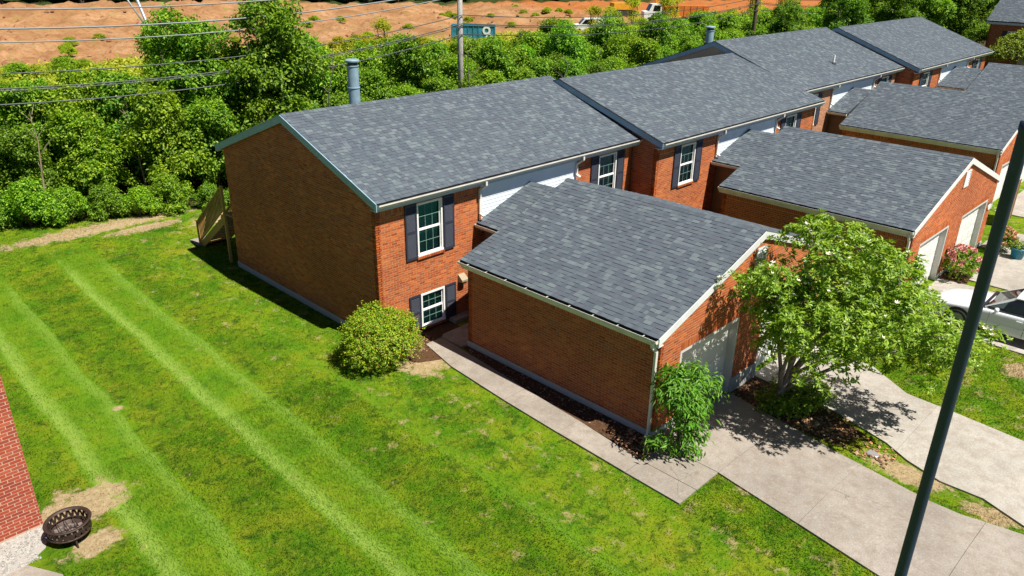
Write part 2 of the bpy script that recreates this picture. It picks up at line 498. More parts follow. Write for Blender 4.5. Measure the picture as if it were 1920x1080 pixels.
# ------------------------------------------------------------------ paved surfaces
def clip(poly, a, b, c):
    """keep a*x+b*y+c >= 0"""
    out = []
    n = len(poly)
    for i in range(n):
        p, q = poly[i], poly[(i + 1) % n]
        dp, dq = a * p[0] + b * p[1] + c, a * q[0] + b * q[1] + c
        if dp >= 0: out.append(p)
        if (dp >= 0) != (dq >= 0):
            t = dp / (dp - dq)
            out.append((p[0] + (q[0] - p[0]) * t, p[1] + (q[1] - p[1]) * t))
    return out
def slab(name, poly, top, thick, mat, parent=None):
    """a slab that follows the ground, top metres above it"""
    m = MB()
    xs = [p[0] for p in poly]
    area = sum(poly[i][0] * poly[(i + 1) % len(poly)][1] - poly[(i + 1) % len(poly)][0] * poly[i][1] for i in range(len(poly)))
    if area < 0: poly = poly[::-1]
    x = min(xs)
    while x < max(xs) - 1e-6:
        x2 = min(x + .6, max(xs))
        if max(xs) - x2 < .05: x2 = max(xs)
        q = clip(clip(poly, 1, 0, -x), -1, 0, x2)
        if len(q) > 2: m.add([(a, b, float(gz(a, b)) + top) for a, b in q], [tuple(range(len(q)))])
        x = x2
    n = len(poly)
    for i in range(n):
        (a, b), (c, d) = poly[i], poly[(i + 1) % n]
        k = max(1, int(math.hypot(c - a, d - b) / .6))
        for j in range(k):
            p = (a + (c - a) * j / k, b + (d - b) * j / k); q = (a + (c - a) * (j + 1) / k, b + (d - b) * (j + 1) / k)
            zp, zq = float(gz(*p)) + top, float(gz(*q)) + top
            m.add([(p[0], p[1], zp - thick), (q[0], q[1], zq - thick), (q[0], q[1], zq), (p[0], p[1], zp)], [(0, 1, 2, 3)])
    return m.build(name, mat, parent)
def paving(name, poly, cuts, mat, top=.045, gap=.008):
    """bed plus one slab for each field between the joints; cuts are y values"""
    bed = slab(name, poly, .012, .05, M['joint'])
    tag(bed, kind='structure')
    ys = [1e3] + sorted(cuts, reverse=True) + [-1e3]
    for hi, lo in zip(ys[:-1], ys[1:]):
        q = clip(clip(poly, 0, -1, hi - gap / 2), 0, 1, -(lo + gap / 2))
        if len(q) > 2: slab('concrete_slab', q, top + rnd.uniform(-.004, .004), .035, mat, bed)
    return bed
M['joint'] = plain('joint_soil', (.16, .13, .10), .95)

WALK = [(1.20, -.42), (1.30, -.95), (.80, -2.1), (.62, -4.4), (.52, -6.4), (.44, -8.9), (.40, -10.05), (1.98, -10.05), (1.98, -8.75), (1.05, -8.62), (1.20, -7.4), (1.34, -5.7), (1.48, -3.6), (1.66, -2.0), (1.80, -1.36), (3.3, -1.3), (3.3, .0), (2.4, -.35)]
walk_poly = [(1.15, -.5), (.80, -2.1), (.62, -4.4), (.52, -6.4), (.44, -8.9), (.40, -10.05), (1.97, -10.05), (1.97, -8.9), (1.00, -8.55), (1.20, -7.4), (1.34, -5.7), (1.48, -3.6), (1.66, -2.0), (1.80, -1.36), (4.1, -1.36), (4.1, -.28), (3.2, -.25)]
# concave: built from convex fields
wbed = slab('walkway', [(.45, -9.9), (1.0, -9.9), (1.3, -1.4), (1.2, -.6), (.9, -2.2)], .010, .03, M['joint'])
tag(wbed, kind='structure')
wl_ = [(1.15, -.5), (.80, -2.1), (.62, -4.4), (.52, -6.4), (.44, -8.55), (.40, -10.05)]
wr_ = [(1.78, -.5), (1.66, -2.1), (1.44, -4.4), (1.30, -6.4), (1.06, -8.55), (1.06, -10.05)]
for i in range(len(wl_) - 1):
    g = .006
    a, b, c, d = wl_[i], wl_[i + 1], wr_[i + 1], wr_[i]
    slab('concrete_slab', [(a[0], a[1] - g), (b[0], b[1] + g), (c[0], c[1] + g), (d[0], d[1] - g)], .045 + .004 * (i % 2), .04, M['walk'], wbed)
slab('concrete_slab', [(1.072, -8.56), (1.072, -10.05), (1.96, -10.05), (1.96, -8.56)], .047, .04, M['walk'], wbed)
slab('concrete_slab', [(1.80, -1.38), (1.80, -.5), (1.17, -.48), (3.0, -.26), (4.2, -.26), (4.2, -1.38)][0:2] + [(1.95, -.36), (4.2, -.30), (4.2, -1.38)], .043, .04, M['walk'], wbed)
step = MB().box((2.75, -.06, 0), (3.9, .28, .14)).build('door_step', M['walk'], wbed)

drive1 = paving('driveway', [(1.98, -8.12), (5.75, -8.12), (5.35, -10.2), (5.03, -11.8), (4.7, -13.8), (4.72, -14.45), (4.97, -15.3), (5.15, -16.2), (5.15, -26), (.2, -26), (.9, -17), (1.38, -13.86), (1.75, -11.55), (1.98, -10.06)], [-10.06, -12.15, -14.9, -18], M['drive'])
drive2 = paving('driveway', [(7.15, -8.12), (10.2, -8.12), (10.2, -10.4), (9.36, -11.68), (9.26, -13.1), (9.1, -14.65), (9.1, -26), (5.17, -26), (5.17, -16.2), (5.4, -15.5), (5.82, -14.6), (5.78, -13.7), (6.1, -12.84), (6.5, -12.2), (7.0, -10.6)], [-10.3, -12.5, -18], M['drive2'])
drive3 = paving('driveway', [(14.1, -9.6), (18.3, -9.6), (18.3, -26), (13.75, -26), (13.75, -11.0)], [-12.4, -15.5], M['drive2'])
drive4 = paving('driveway', [(18.9, -10.4), (23.2, -10.4), (23.2, -9.6), (26.2, -9.6), (26.2, -11.0), (22.9, -11.6), (22.9, -26), (18.9, -26)], [-13, -16], M['drive2'])
drive5 = paving('driveway', [(25.4, -12.0), (25.4, -26), (40, -26), (40, -8.6), (29, -8.6), (29, -10.5)], [-13, -16], M['drive2'])

# ------------------------------------------------------------------ brickwork
BL, BH, JT = .198, .055, .017      # brick length, height, joint
DEPTH = .004
def cam_size(c, n, area):
    d = Vector(c) - Vector(CAM_POS); L = d.length
    return area * max(0.0, -d.dot(Vector(n))) / L ** 3
class Wall:
    """brick face in a vertical plane: origin o, horizontal unit u, outward normal n; width w, height h"""
    def __init__(s, o, u, n, w, h, top=None, holes=(), soldier=0.0, course0=0.0):
        s.o, s.u, s.n = Vector(o), Vector(u), Vector(n)
        s.w, s.h, s.top, s.holes, s.soldier, s.c0 = w, h, top, list(holes), soldier, course0
    def P(s, a, b, d=0.0): return s.o + s.u * a + Vector((0, 0, b)) + s.n * d
    def bricks(s):
        """list of (polygon in (a,b), depth, full?)"""
        out = []
        rr = random.Random(int(s.w * 1000) + int(s.o.x * 10) + int(s.o.y * 100))
        H = s.h - s.soldier
        row = 0; z = s.c0
        while z + .02 < H:
            z1 = min(z + BH, H)
            zc = (z + z1) / 2
            iv = [(0.0, s.w)]
            for (a0, a1, b0, b1) in s.holes:
                if b0 < zc < b1:
                    nv = []
                    for p, q in iv:
                        if a0 > p: nv.append((p, min(q, a0)))
                        if a1 < q: nv.append((max(p, a1), q))
                    iv = [(p, q) for p, q in nv if q - p > .03]
            x = -(BL + JT) / 2 * (row % 2) + JT / 2
            while x < s.w:
                a, b = x, x + BL
                for p, q in iv:
                    a2, b2 = max(a, p + .002), min(b, q - .002)
                    if b2 - a2 > .035:
                        poly = [(a2, z), (b2, z), (b2, z1), (a2, z1)]
                        if s.top:
                            for (ka, kb, kc) in s.top: poly = clip(poly, ka, kb, kc) if len(poly) > 2 else []
                        if len(poly) > 2:
                            full = len(poly) == 4 and abs(b2 - a2 - BL) < 1e-4 and abs(z1 - z - BH) < 1e-4
                            if full and s.top: full = all(abs(poly[k][0] - q2[0]) < 1e-6 and abs(poly[k][1] - q2[1]) < 1e-6 for k, q2 in enumerate([(a2, z), (b2, z), (b2, z1), (a2, z1)]))
                            out.append((poly, DEPTH + rr.uniform(-.0015, .002), full))
                x += BL + JT
            z += BH + JT; row += 1
        if s.soldier:
            x = JT / 2
            while x + BH < s.w + .01:
                zc = H + s.soldier / 2
                if not any(a0 < x + BH / 2 < a1 and b0 < zc < b1 for a0, a1, b0, b1 in s.holes):
                    out.append(([(x, H + .004), (x + BH, H + .004), (x + BH, s.h - .008), (x, s.h - .008)], DEPTH + rr.uniform(-.0015, .002), False))
                x += BH + JT
        return out
    def prism(s, m, poly, d):
        k = len(poly)
        vs = [s.P(a, b, -.004) for a, b in poly] + [s.P(a, b, d) for a, b in poly]
        fs = [tuple(range(k, 2 * k))] + [(i, (i + 1) % k, k + (i + 1) % k, k + i) for i in range(k)]
        if s.u.cross(Vector((0, 0, 1))).dot(s.n) < 0: fs = [tuple(reversed(f)) for f in fs]
        m.add(vs, fs)
    def extra(s, m, a0, a1, b0, b1, d):
        s.prism(m, [(a0, b0), (a1, b0), (a1, b1), (a0, b1)], d)

_brick_mesh = {}
def brick_mesh(u, n, mat):
    key = (tuple(round(c, 3) for c in u), tuple(round(c, 3) for c in n), mat.name)
    if key not in _brick_mesh:
        m = MB(); w = Wall((0, 0, 0), u, n, 1, 1)
        w.prism(m, [(0, 0), (BL, 0), (BL, BH), (0, BH)], 0.0)
        # small worn chamfer would vanish at this size; the prism starts behind the mortar face
        vs = [Vector(v) for v in m.v]
        me = bpy.data.meshes.new('brick')
        me.from_pydata([tuple(v - Vector(n) * (0.0 if i >= 4 else .016)) for i, v in enumerate(vs)], [], m.f)
        me.materials.append(mat); me.update()
        _brick_mesh[key] = me
    return _brick_mesh[key]

def lay(walls, parents, mat, singles=300):
    """bricks of several faces of one thing: the largest in view one by one, the rest joined for each face"""
    allb = []
    for wi, w in enumerate(walls):
        for poly, d, full in w.bricks():
            ca = sum(p[0] for p in poly) / len(poly); cb = sum(p[1] for p in poly) / len(poly)
            allb.append((cam_size(w.P(ca, cb), w.n, BL * BH) if full else 0.0, wi, poly, d, full))
    pick = set(sorted((i for i in range(len(allb)) if allb[i][4]), key=lambda i: -allb[i][0])[:singles]) if singles else set()
    mbs = [MB() for _ in walls]
    for i, (sz, wi, poly, d, full) in enumerate(allb):
        w = walls[wi]
        if i in pick: shared('brick', brick_mesh(w.u, w.n, mat), parents[wi], w.P(poly[0][0], poly[0][1], d))
        else: w.prism(mbs[wi], poly, d)
    for m, p in zip(mbs, parents):
        if m.v: tag(m.build('brick_courses', mat, p), kind='stuff')

# ------------------------------------------------------------------ roofs
EXPO = .143
def shingle_piece(wd, raised):
    """unit shingle tab in local frame: x along the eave, y up the slope, z out of the roof"""
    t = .015 if raised else .006
    return [(0, 0, t), (wd, 0, t), (wd, EXPO + .02, .0015), (0, EXPO + .02, .0015), (0, 0, -.004), (wd, 0, -.004), (wd, EXPO + .02, -.004), (0, EXPO + .02, -.004)], \
           [(0, 1, 2, 3), (4, 5, 1, 0), (5, 6, 2, 1), (7, 4, 0, 3)]
WIDTHS = (.11, .15, .20, .26)
_shingles = {}
def shingle_mesh(k, raised, R3, key):
    kk = (k, raised, key)
    if kk not in _shingles:
        v, f = shingle_piece(WIDTHS[k] - .004, raised)
        me = bpy.data.meshes.new('shingle')
        me.from_pydata([tuple(R3 @ Vector(p)) for p in v], [], f)
        me.materials.append(M['shingle']); me.update()
        _shingles[kk] = me
    return _shingles[kk]
def shingle_slope(o, ex, ey, w, h, parent, singles=0, skip=None, seed=1):
    """shingles on a slope: o eave corner, ex unit along eave, ey unit up the slope"""
    ex, ey, o = Vector(ex).normalized(), Vector(ey).normalized(), Vector(o)
    ez = ex.cross(ey).normalized()
    flip = ez.z < 0
    if flip: ez = -ez
    R3 = Matrix((ex, ey, ez)).transposed()
    rr = random.Random(seed)
    items = []
    n = int(h / EXPO)
    ex_sc = h / n / EXPO
    for r in range(n):
        x = -rr.uniform(0, .25)
        last = False
        while x < w:
            k = rr.choice((0, 1, 1, 2, 2, 3))
            a, b = x, x + WIDTHS[k]
            x = b
            raised = (not last) if rr.random() < .75 else last
            last = raised
            full = a >= 0 and b <= w
            a, b = max(a, 0), min(b, w)
            if b - a < .03: continue
            if skip and skip(a, b, r * EXPO * ex_sc): continue
            items.append((a, b, r * EXPO * ex_sc, k, raised, full))
    key = (tuple(round(c, 3) for c in ex), tuple(round(c, 3) for c in ey))
    pick = set()
    if singles:
        pick = set(sorted((i for i in range(len(items)) if items[i][5]), key=lambda i: -cam_size(o + ex * items[i][0] + ey * items[i][2], ez, (items[i][1] - items[i][0]) * EXPO))[:singles])
    m = MB()
    for i, (a, b, y, k, raised, full) in enumerate(items):
        at = o + ex * (a + .002) + ey * y + ez * .004
        if i in pick: shared('shingle', shingle_mesh(k, raised, R3, key), parent, at)
        else:
            v, f = shingle_piece(b - a - .004, raised)
            if flip: f = [tuple(reversed(q)) for q in f]
            m.add([at + R3 @ Vector(p) for p in v], f)
    tag(m.build('shingle_courses', M['shingle'], parent), kind='stuff')

def ridge_caps(p, q, sd, drop, parent, singles=True):
    """bent cap shingles over a ridge from p to q; sd horizontal unit across, drop per metre across"""
    p, q, sd = Vector(p), Vector(q), Vector(sd)
    d = (q - p); L = d.length; d.normalize()
    n = int(L / .16); st = L / n
    hw = .15
    v = [(-hw, 0, -hw * drop + .012), (0, 0, .022), (hw, 0, -hw * drop + .012), (-hw, st * 1.15, -hw * drop + .004), (0, st * 1.15, .010), (hw, st * 1.15, -hw * drop + .004),
         (-hw, 0, -hw * drop - .004), (0, 0, .004), (hw, 0, -hw * drop - .004)]
    f = [(0, 1, 4, 3), (1, 2, 5, 4), (6, 7, 1, 0), (7, 8, 2, 1)]
    R3 = Matrix((sd, d, Vector((0, 0, 1)))).transposed()
    if R3.determinant() < 0: f = [tuple(reversed(a)) for a in f]
    me = bpy.data.meshes.new('ridge_shingle')
    me.from_pydata([tuple(R3 @ Vector(a)) for a in v], [], f); me.materials.append(M['shingle']); me.update()
    for i in range(n): shared('ridge_shingle', me, parent, p + d * st * i)

def gutter(p, q, out, parent, hangers=0, drop=.11, wd=.115, mat=None):
    """open K gutter from p to q (top inner edge), out = horizontal unit away from the wall"""
    p, q, out = Vector(p), Vector(q), Vector(out); z = Vector((0, 0, 1))
    prof = [(0, 0), (0, -drop), (wd * .62, -drop), (wd, -drop * .35), (wd, 0), (wd - .012, 0), (wd - .012, -drop * .35), (wd * .58, -drop + .01), (.01, -drop + .01), (.01, 0)]
    m = MB()
    vs = [p + out * a + z * b for a, b in prof] + [q + out * a + z * b for a, b in prof]
    k = len(prof)
    fs = [(i, (i + 1) % k, k + (i + 1) % k, k + i) for i in range(k)]
    fs += [(0, 1, 2, 3, 4), (k + 4, k + 3, k + 2, k + 1, k)]
    m.add(vs, fs)
    m.m = [1 if 5 <= i <= 9 else 0 for i in range(len(m.f))]
    g = m.build('gutter', [mat or M['gutter'], M['gutter_dirt_shade']], parent)
    for i in range(hangers):
        t = (i + .5) / hangers
        c = p.lerp(q, t)
        MB().bar(c + out * .0 + z * -.006, c + out * (wd - .002) + z * -.002, .022, .006).build('gutter_strap', M['gutter'], g)
    return g

def downspout(pts, parent, w=.075, d=.055, mat=None):
    m = MB()
    for a, b in zip(pts[:-1], pts[1:]): m.bar(a, b, w, d, up=(0, -1, 0) if abs(Vector(b).z - Vector(a).z) > .05 else (0, 0, 1))
    return m.build('downspout', mat or M['gutter'], parent)

# ------------------------------------------------------------------ windows, shutters, doors
def window(parent, x0, x1, z0, z1, y, frame, blind, rows=3, cols=2, glassmat=None, boards=True):
    """double-hung sash window in a wall facing -Y at y (wall face)"""
    m = MB(); t = .055
    for a, b in (((x0, y - .03, z0), (x0 + t, y + .08, z1)), ((x1 - t, y - .03, z0), (x1, y + .08, z1)), ((x0 + t, y - .03, z1 - t), (x1 - t, y + .08, z1)), ((x0 - .01, y - .045, z0), (x1 + .01, y + .08, z0 + t))): m.box(a, b)
    w = m.build('window', frame, parent)
    zm = (z0 + z1) / 2
    for lo, hi, dy in ((z0 + t, zm, .012), (zm, z1 - t, .035)):
        s = MB(); k = .034; yy = y + dy
        s.box((x0 + t, yy, lo), (x0 + t + k, yy + .022, hi)).box((x1 - t - k, yy, lo), (x1 - t, yy + .022, hi))
        s.box((x0 + t + k, yy, lo), (x1 - t - k, yy + .022, lo + k)).box((x0 + t + k, yy, hi - k), (x1 - t - k, yy + .022, hi))
        s.build('sash', frame, w)
        g = MB().add([(x0 + t + k, yy + .012, lo + k), (x1 - t - k, yy + .012, lo + k), (x1 - t - k, yy + .012, hi - k), (x0 + t + k, yy + .012, hi - k)], [(0, 1, 2, 3)]).build('pane', M['glass'], w)
        mu = MB()
        for i in range(1, cols + 1):
            xx = x0 + t + k + (x1 - x0 - 2 * t - 2 * k) * i / (cols + 1)
            mu.box((xx - .005, yy + .002, lo + k), (xx + .005, yy + .008, hi - k))
        mu.box((x0 + t + k, yy + .0026, (lo + hi) / 2 - .005), (x1 - t - k, yy + .0086, (lo + hi) / 2 + .005))
        mu.build('muntin', M['muntin'], w)
    bl = MB()
    z = z0 + .08
    while z < z1 - .08:
        bl.add([(x0 + .08, y + .115, z), (x1 - .08, y + .115, z), (x1 - .08, y + .124, z + .036), (x0 + .08, y + .124, z + .036)], [(0, 1, 2, 3)])
        z += .05
    bl.build('blind', blind, w)
    MB().box((x0 + .0, y + .16, z0), (x1, y + .30, z1)).build('room_shade', M['room'], w)
    return w
def shutter(parent, x0, x1, z0, z1, y):
    m = MB(); k = .05; zm = (z0 + z1) / 2
    m.box((x0, y - .045, z0), (x0 + k, y - .012, z1)).box((x1 - k, y - .045, z0), (x1, y - .012, z1))
    for a, b in ((z0, z0 + .07), (zm - .035, zm + .035), (z1 - .07, z1)): m.box((x0 + k, y - .045, a), (x1 - k, y - .012, b))
    m.box((x0 + k, y - .022, z0 + .07), (x1 - k, y - .013, z1 - .07))
    s = m.build('shutter', M['shutter'], parent)
    l = MB()
    for lo, hi in ((z0 + .07, zm - .035), (zm + .035, z1 - .07)):
        z = lo + .01
        while z < hi - .02:
            l.add([(x0 + k, y - .042, z), (x1 - k, y - .042, z), (x1 - k, y - .024, z + .03), (x0 + k, y - .024, z + .03), (x0 + k, y - .036, z), (x1 - k, y - .036, z)], [(0, 1, 2, 3), (5, 4, 3, 2)])
            z += .036
    l.build('louvres', M['shutter'], s)
    return s
def brick_sill(parent, x0, x1, z, y, mat):
    m = MB(); x = x0
    n = int((x1 - x0) / .069)
    for i in range(n):
        a = x0 + (x1 - x0) * i / n
        me = MB().prism([(a + .003, y - .055, z - .085), (a + .063, y - .055, z - .085), (a + .063, y - .055, z - .02), (a + .003, y - .055, z - .02)], (0, .05, 0))
        m.v_off = 0
        m.add(me.v, me.f)
    m.box((x0, y - .045, z - .088), (x1, y - .006, z - .026))
    return m.build('window_sill', mat, parent)
def siding_boards(parent, x0, x1, z0, z1, y, mat, expo=.115, bottom=None):
    """lapped boards facing -Y, each its own piece"""
    n = int((z1 - z0) / expo); e = (z1 - z0) / n
    for i in range(n):
        a = z0 + i * e
        m = MB().add([(x0, y - .020, a), (x1, y - .020, a), (x1, y - .006, a + e + .004), (x0, y - .006, a + e + .004), (x0, y, a), (x1, y, a)], [(0, 1, 2, 3), (4, 5, 1, 0)])
        m.build('siding_board', mat, parent)
def garage_door(parent, x0, x1, z0, z1, y, z_floor):
    """panelled overhead door recessed in a wall facing -Y"""
    m = MB(); rec = .22
    yy = y + rec
    m.box((x0 + .09, yy, z_floor), (x1 - .09, yy + .04, z1 - .09))
    d = m.build('garage_door', M['door'], parent)
    rows, cols = 4, 4
    pw = (x1 - x0 - .18) / cols; ph = (z1 - .09 - z0) / rows
    for r in range(rows):
        for c in range(cols):
            a0, b0 = x0 + .09 + c * pw + .055, z0 + r * ph + .06
            a1, b1 = a0 + pw - .11, b0 + ph - .12
            p = MB().add([(a0, yy - .002, b0), (a1, yy - .002, b0), (a1, yy - .002, b1), (a0, yy - .002, b1), (a0 + .03, yy - .016, b0 + .03), (a1 - .03, yy - .016, b0 + .03), (a1 - .03, yy - .016, b1 - .03), (a0 + .03, yy - .016, b1 - .03)],
                         [(4, 5, 6, 7), (0, 1, 5, 4), (1, 2, 6, 5), (2, 3, 7, 6), (3, 0, 4, 7)])
            p.build('door_panel', M['door'], d)
    for r in range(1, rows): MB().box((x0 + .09, yy - .0045, z0 + r * ph - .006), (x1 - .09, yy - .0012, z0 + r * ph + .006)).build('panel_joint', M['door_jamb'], d)
    j = MB().box((x0, y + .005, z_floor), (x0 + .09, yy + .03, z1)).box((x1 - .09, y + .005, z_floor), (x1, yy + .03, z1)).box((x0 + .09, y + .005, z1 - .09), (x1 - .09, yy + .03, z1))
    j.build('door_jamb', M['door_jamb'], parent)
    return d

# ------------------------------------------------------------------ a townhouse
def townhouse(x0, L, y0, yr, he, hr, label, brick, mortar, singles, conn, wins, spouts, side_to=None, frame2=False, flue=None, base_z=0.0, bright=True, shingles=300):
    """long gabled block: roof from x0 to x0+L, front eave at y0, ridge yr behind it"""
    yb = y0 + 2 * yr
    yw, ywb, xw = y0 + .30, yb - .30, x0 + .12
    zt = he - .32                                     # top of the front brick wall
    slope = (hr - he) / yr
    T = empty('townhouse', (x0 + L / 2, y0 + yr, base_z), label, 'house')
    fl = .22                                          # foundation height
    # mortar bodies: front wall with openings cut as separate bands
    sid = conn['siding']
    holes = []
    for w in wins: holes.append((w[0] - xw, w[1] - xw, w[2] - fl - base_z, w[3] - fl - base_z))
    holes.append((sid[0] - xw, sid[1] - xw, conn['z'] - .35 - fl - base_z, 99))
    def mortar_face(name, W, back):
        """flat mortar with the openings left out, thickness towards -normal"""
        m = MB()
        xs = sorted({0.0, W.w} | {min(max(h[k], 0), W.w) for h in W.holes for k in (0, 1)})
        for a, b in zip(xs[:-1], xs[1:]):
            if b - a < 1e-4: continue
            cuts = sorted([(max(h[2], 0), min(h[3], W.h)) for h in W.holes if h[0] < (a + b) / 2 < h[1]])
            z = 0.0
            for c0, c1 in cuts + [(W.h, W.h)]:
                if c0 - z > 1e-3:
                    q = [W.P(a, z), W.P(b, z), W.P(b, c0), W.P(a, c0)]
                    m.prism(q, -W.n * back)
                z = max(z, c1)
        return m.build(name, mortar, T)
    zb = base_z + fl
    fl = .03; zbf = base_z + fl
    holes = [(w[0] - xw, w[1] - xw, w[2] - zbf, w[3] - zbf) for w in wins] + [(sid[0] - xw, sid[1] - xw, conn['z'] - .35 - zbf, 99)]
    front = Wall((xw, yw, zbf), (1, 0, 0), (0, -1, 0), L - .24, zt - zbf, holes=holes, soldier=.21)
    fw = mortar_face('front_wall', front, .16)
    walls, parents = [front], [fw]
    # left gable (faces -X); a runs from the front to the back
    D = ywb - yw
    under = .10
    zc0 = he - under + .30 * slope                    # underside of the roof at the wall face
    gable = Wall((xw, yw, zb), (0, 1, 0), (-1, 0, 0), D, hr - zb, top=[(slope, -1, zc0 - zb), (-slope, -1, zc0 - zb + slope * D)])
    poly = [(xw, yw, zb), (xw, ywb, zb), (xw, ywb, zc0), (xw, y0 + yr, zc0 + slope * (yr - .3)), (xw, yw, zc0)]
    gw = MB().prism(poly, (.16, 0, 0)).build('gable_wall', mortar, T)
    if side_to is None: walls.append(gable); parents.append(gw)
    else:
        # only the strip in front of the neighbouring block can be seen
        strip = Wall((xw, yw, zb), (0, 1, 0), (-1, 0, 0), side_to, he + .3 - zb, top=[(slope, -1, zc0 - zb)])
        walls.append(strip); parents.append(gw)
    lay(walls, parents, brick, singles)
    # far gable and back wall
    MB().prism([(x0 + L - .12, p[1], p[2]) for p in poly], (-.16, 0, 0)).build('gable_wall', mortar, T)
    MB().box((xw + .17, ywb - .16, zb), (x0 + L - .29, ywb, zc0 - .02)).build('back_wall', mortar, T)
    f = MB().box((xw - .025, yw + .165, base_z - .3), (x0 + L - .1, ywb + .025, zb - .001)).box((xw - .025, yw + .0, base_z - .3), (xw - .003, yw + .163, zb - .001))
    f.build('foundation', M['concrete_base'], T)
    # roof body
    nrm = Vector((0, -slope, 1)).normalized()
    th = .085
    m = MB()
    m.prism([(x0, y0, he), (x0, y0 + yr, hr), (x0, yb, he), (x0, yb, he - th), (x0, y0 + yr, hr - th), (x0, y0, he - th)], (L, 0, 0))
    roof = m.build('roof', M['roof_under'], T)
    sl = math.hypot(yr, hr - he)
    shingle_slope((x0, y0 - .02, he - .02 * slope), (1, 0, 0), (0, yr, hr - he), L, sl, roof, shingles, seed=int(x0 * 7) + 3)
    shingle_slope((x0 + L, yb + .02, he - .02 * slope), (-1, 0, 0), (0, -yr, hr - he), L, sl, roof, 0, seed=int(x0 * 5) + 9)
    ridge_caps((x0, y0 + yr, hr + .008), (x0 + L, y0 + yr, hr + .008), (0, 1, 0), slope, roof)
    # rake boards, fascia, soffit, frieze
    for xx, sg in ((x0 - .022, 1), (x0 + L + .022, -1)):
        for ya, yb2 in ((y0 - .01, y0 + yr), (yb + .01, y0 + yr)):
            q = [(xx, ya, he - .012), (xx, yb2, hr - .012), (xx, yb2, hr - .24), (xx, ya, he - .24)]
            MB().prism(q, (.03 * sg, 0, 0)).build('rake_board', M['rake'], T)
            q2 = [(xx - .012 * sg, ya, he - .002), (xx - .012 * sg, yb2, hr - .002), (xx - .012 * sg, yb2, hr - .022), (xx - .012 * sg, ya, he - .022)]
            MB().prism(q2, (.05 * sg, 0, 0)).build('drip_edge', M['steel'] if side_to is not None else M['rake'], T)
    fa = MB().box((x0 + .01, y0 + .012, he - .25), (x0 + L - .01, y0 + .035, he - .09))
    fa.build('fascia_board', M['fascia'], T)
    MB().box((x0 + .01, y0 + .04, he - .262), (x0 + L - .01, yw + .02, he - .245)).build('soffit', M['trim'], T)
    MB().box((xw, yw - .03, zt - .02), (x0 + L - .12, yw + .0, he - .265)).build('frieze_board', M['fascia'], T)
    MB().box((x0 + .01, yb - .035, he - .25), (x0 + L - .01, yb - .012, he - .09)).build('fascia_board', M['trim'], T)
    gutter((x0 + .02, y0 + .008, he - .035), (x0 + L - .02, y0 + .008, he - .035), (0, -1, 0), T)
    gutter((x0 + .02, yb - .008, he - .035), (x0 + L - .02, yb - .008, he - .035), (0, 1, 0), T)
    # siding between the brick bays
    sp = MB().box((sid[0], yw + .02, conn['z'] - .35), (sid[1], yw + .14, zt + .02)).build('siding_wall', M['siding'], T)
    siding_boards(sp, sid[0] + .06, sid[1] - .06, conn['z'] - .3, zt + .0, yw + .018, M['siding'])
    for a in (sid[0], sid[1] - .06): MB().box((a, yw - .022, conn['z'] - .3), (a + .06, yw + .019, zt)).build('corner_board', M['trim'], sp)
    # windows and shutters
    for wx0, wx1, wz0, wz1, dark, kind in wins:
        fm = M['frame_dark'] if dark else M['frame']
        window(T, wx0, wx1, wz0, wz1, yw, fm if not dark else M['frame'], M['blind_green'] if kind == 'green' else M['blind_white'])
        sw = .42
        shutter(T, wx0 - sw - .03, wx0 - .03, wz0 - .03, wz1 + .03, yw - .012)
        shutter(T, wx1 + .03, wx1 + .03 + sw, wz0 - .03, wz1 + .03, yw - .012)
        brick_sill(T, wx0 - .04, wx1 + .04, wz0 + .01, yw - .012, brick)
    # downspouts from the gutter onto the entry roof
    for sx, zend in spouts:
        downspout([(sx, y0 - .05, he - .14), (sx, y0 - .05, he - .26), (sx, yw - .06, he - .46), (sx, yw - .06, zend), (sx + .02, yw - .22, zend - .07)], T)
    # entry roof between house and garage
    cx0, cxr, cz, czr, cy = conn['x'], conn['ridge'], conn['z'], conn['zr'], conn['y']
    hw = cxr - cx0
    e = MB().prism([(cx0, cy, cz), (cxr, cy, czr), (cxr + hw, cy, cz), (cxr + hw, cy, cz - .08), (cxr, cy, czr - .08), (cx0, cy, cz - .08)], (0, yw - .02 - cy, 0))
    er = e.build('entry_roof', M['roof_under'], T)
    cs = math.hypot(hw, czr - cz)
    shingle_slope((cx0 - .02, yw - .02, cz - .007), (0, -1, 0), (hw, 0, czr - cz), yw - .02 - cy, cs, er, 0, seed=77 + int(x0))
    shingle_slope((cxr + hw + .02, cy, cz - .007), (0, 1, 0), (-hw, 0, czr - cz), yw - .02 - cy, cs, er, 0, seed=78 + int(x0))
    ridge_caps((cxr, cy, czr + .008), (cxr, yw - .03, czr + .008), (1, 0, 0), (czr - cz) / hw, er)
    MB().box((cx0 - .01, cy + .01, cz - .2), (cx0 + .02, yw - .03, cz - .03)).build('entry_fascia', M['brown_wood'], T)
    gutter((cx0 - .012, cy + .02, cz - .03), (cx0 - .012, yw - .03, cz - .03), (-1, 0, 0), T)
    ew = MB().box((cx0 + .32, cy + .02, base_z), (cxr + hw - .32, yw - .03, cz - .1)).build('entry_wall', M['brown_wood'], T)
    d = MB().box((cx0 + .29, cy + .22, base_z + .15), (cx0 + .318, cy + 1.1, base_z + 2.2)).build('entry_door', M['brown_wood'], T)
    MB().lathe((cx0 + .27, cy + 1.02, base_z + 1.15), [(0, -.03), (.03, -.02), (.03, .02), (0, .03)], 10).build('door_handle', M['steel'], d)
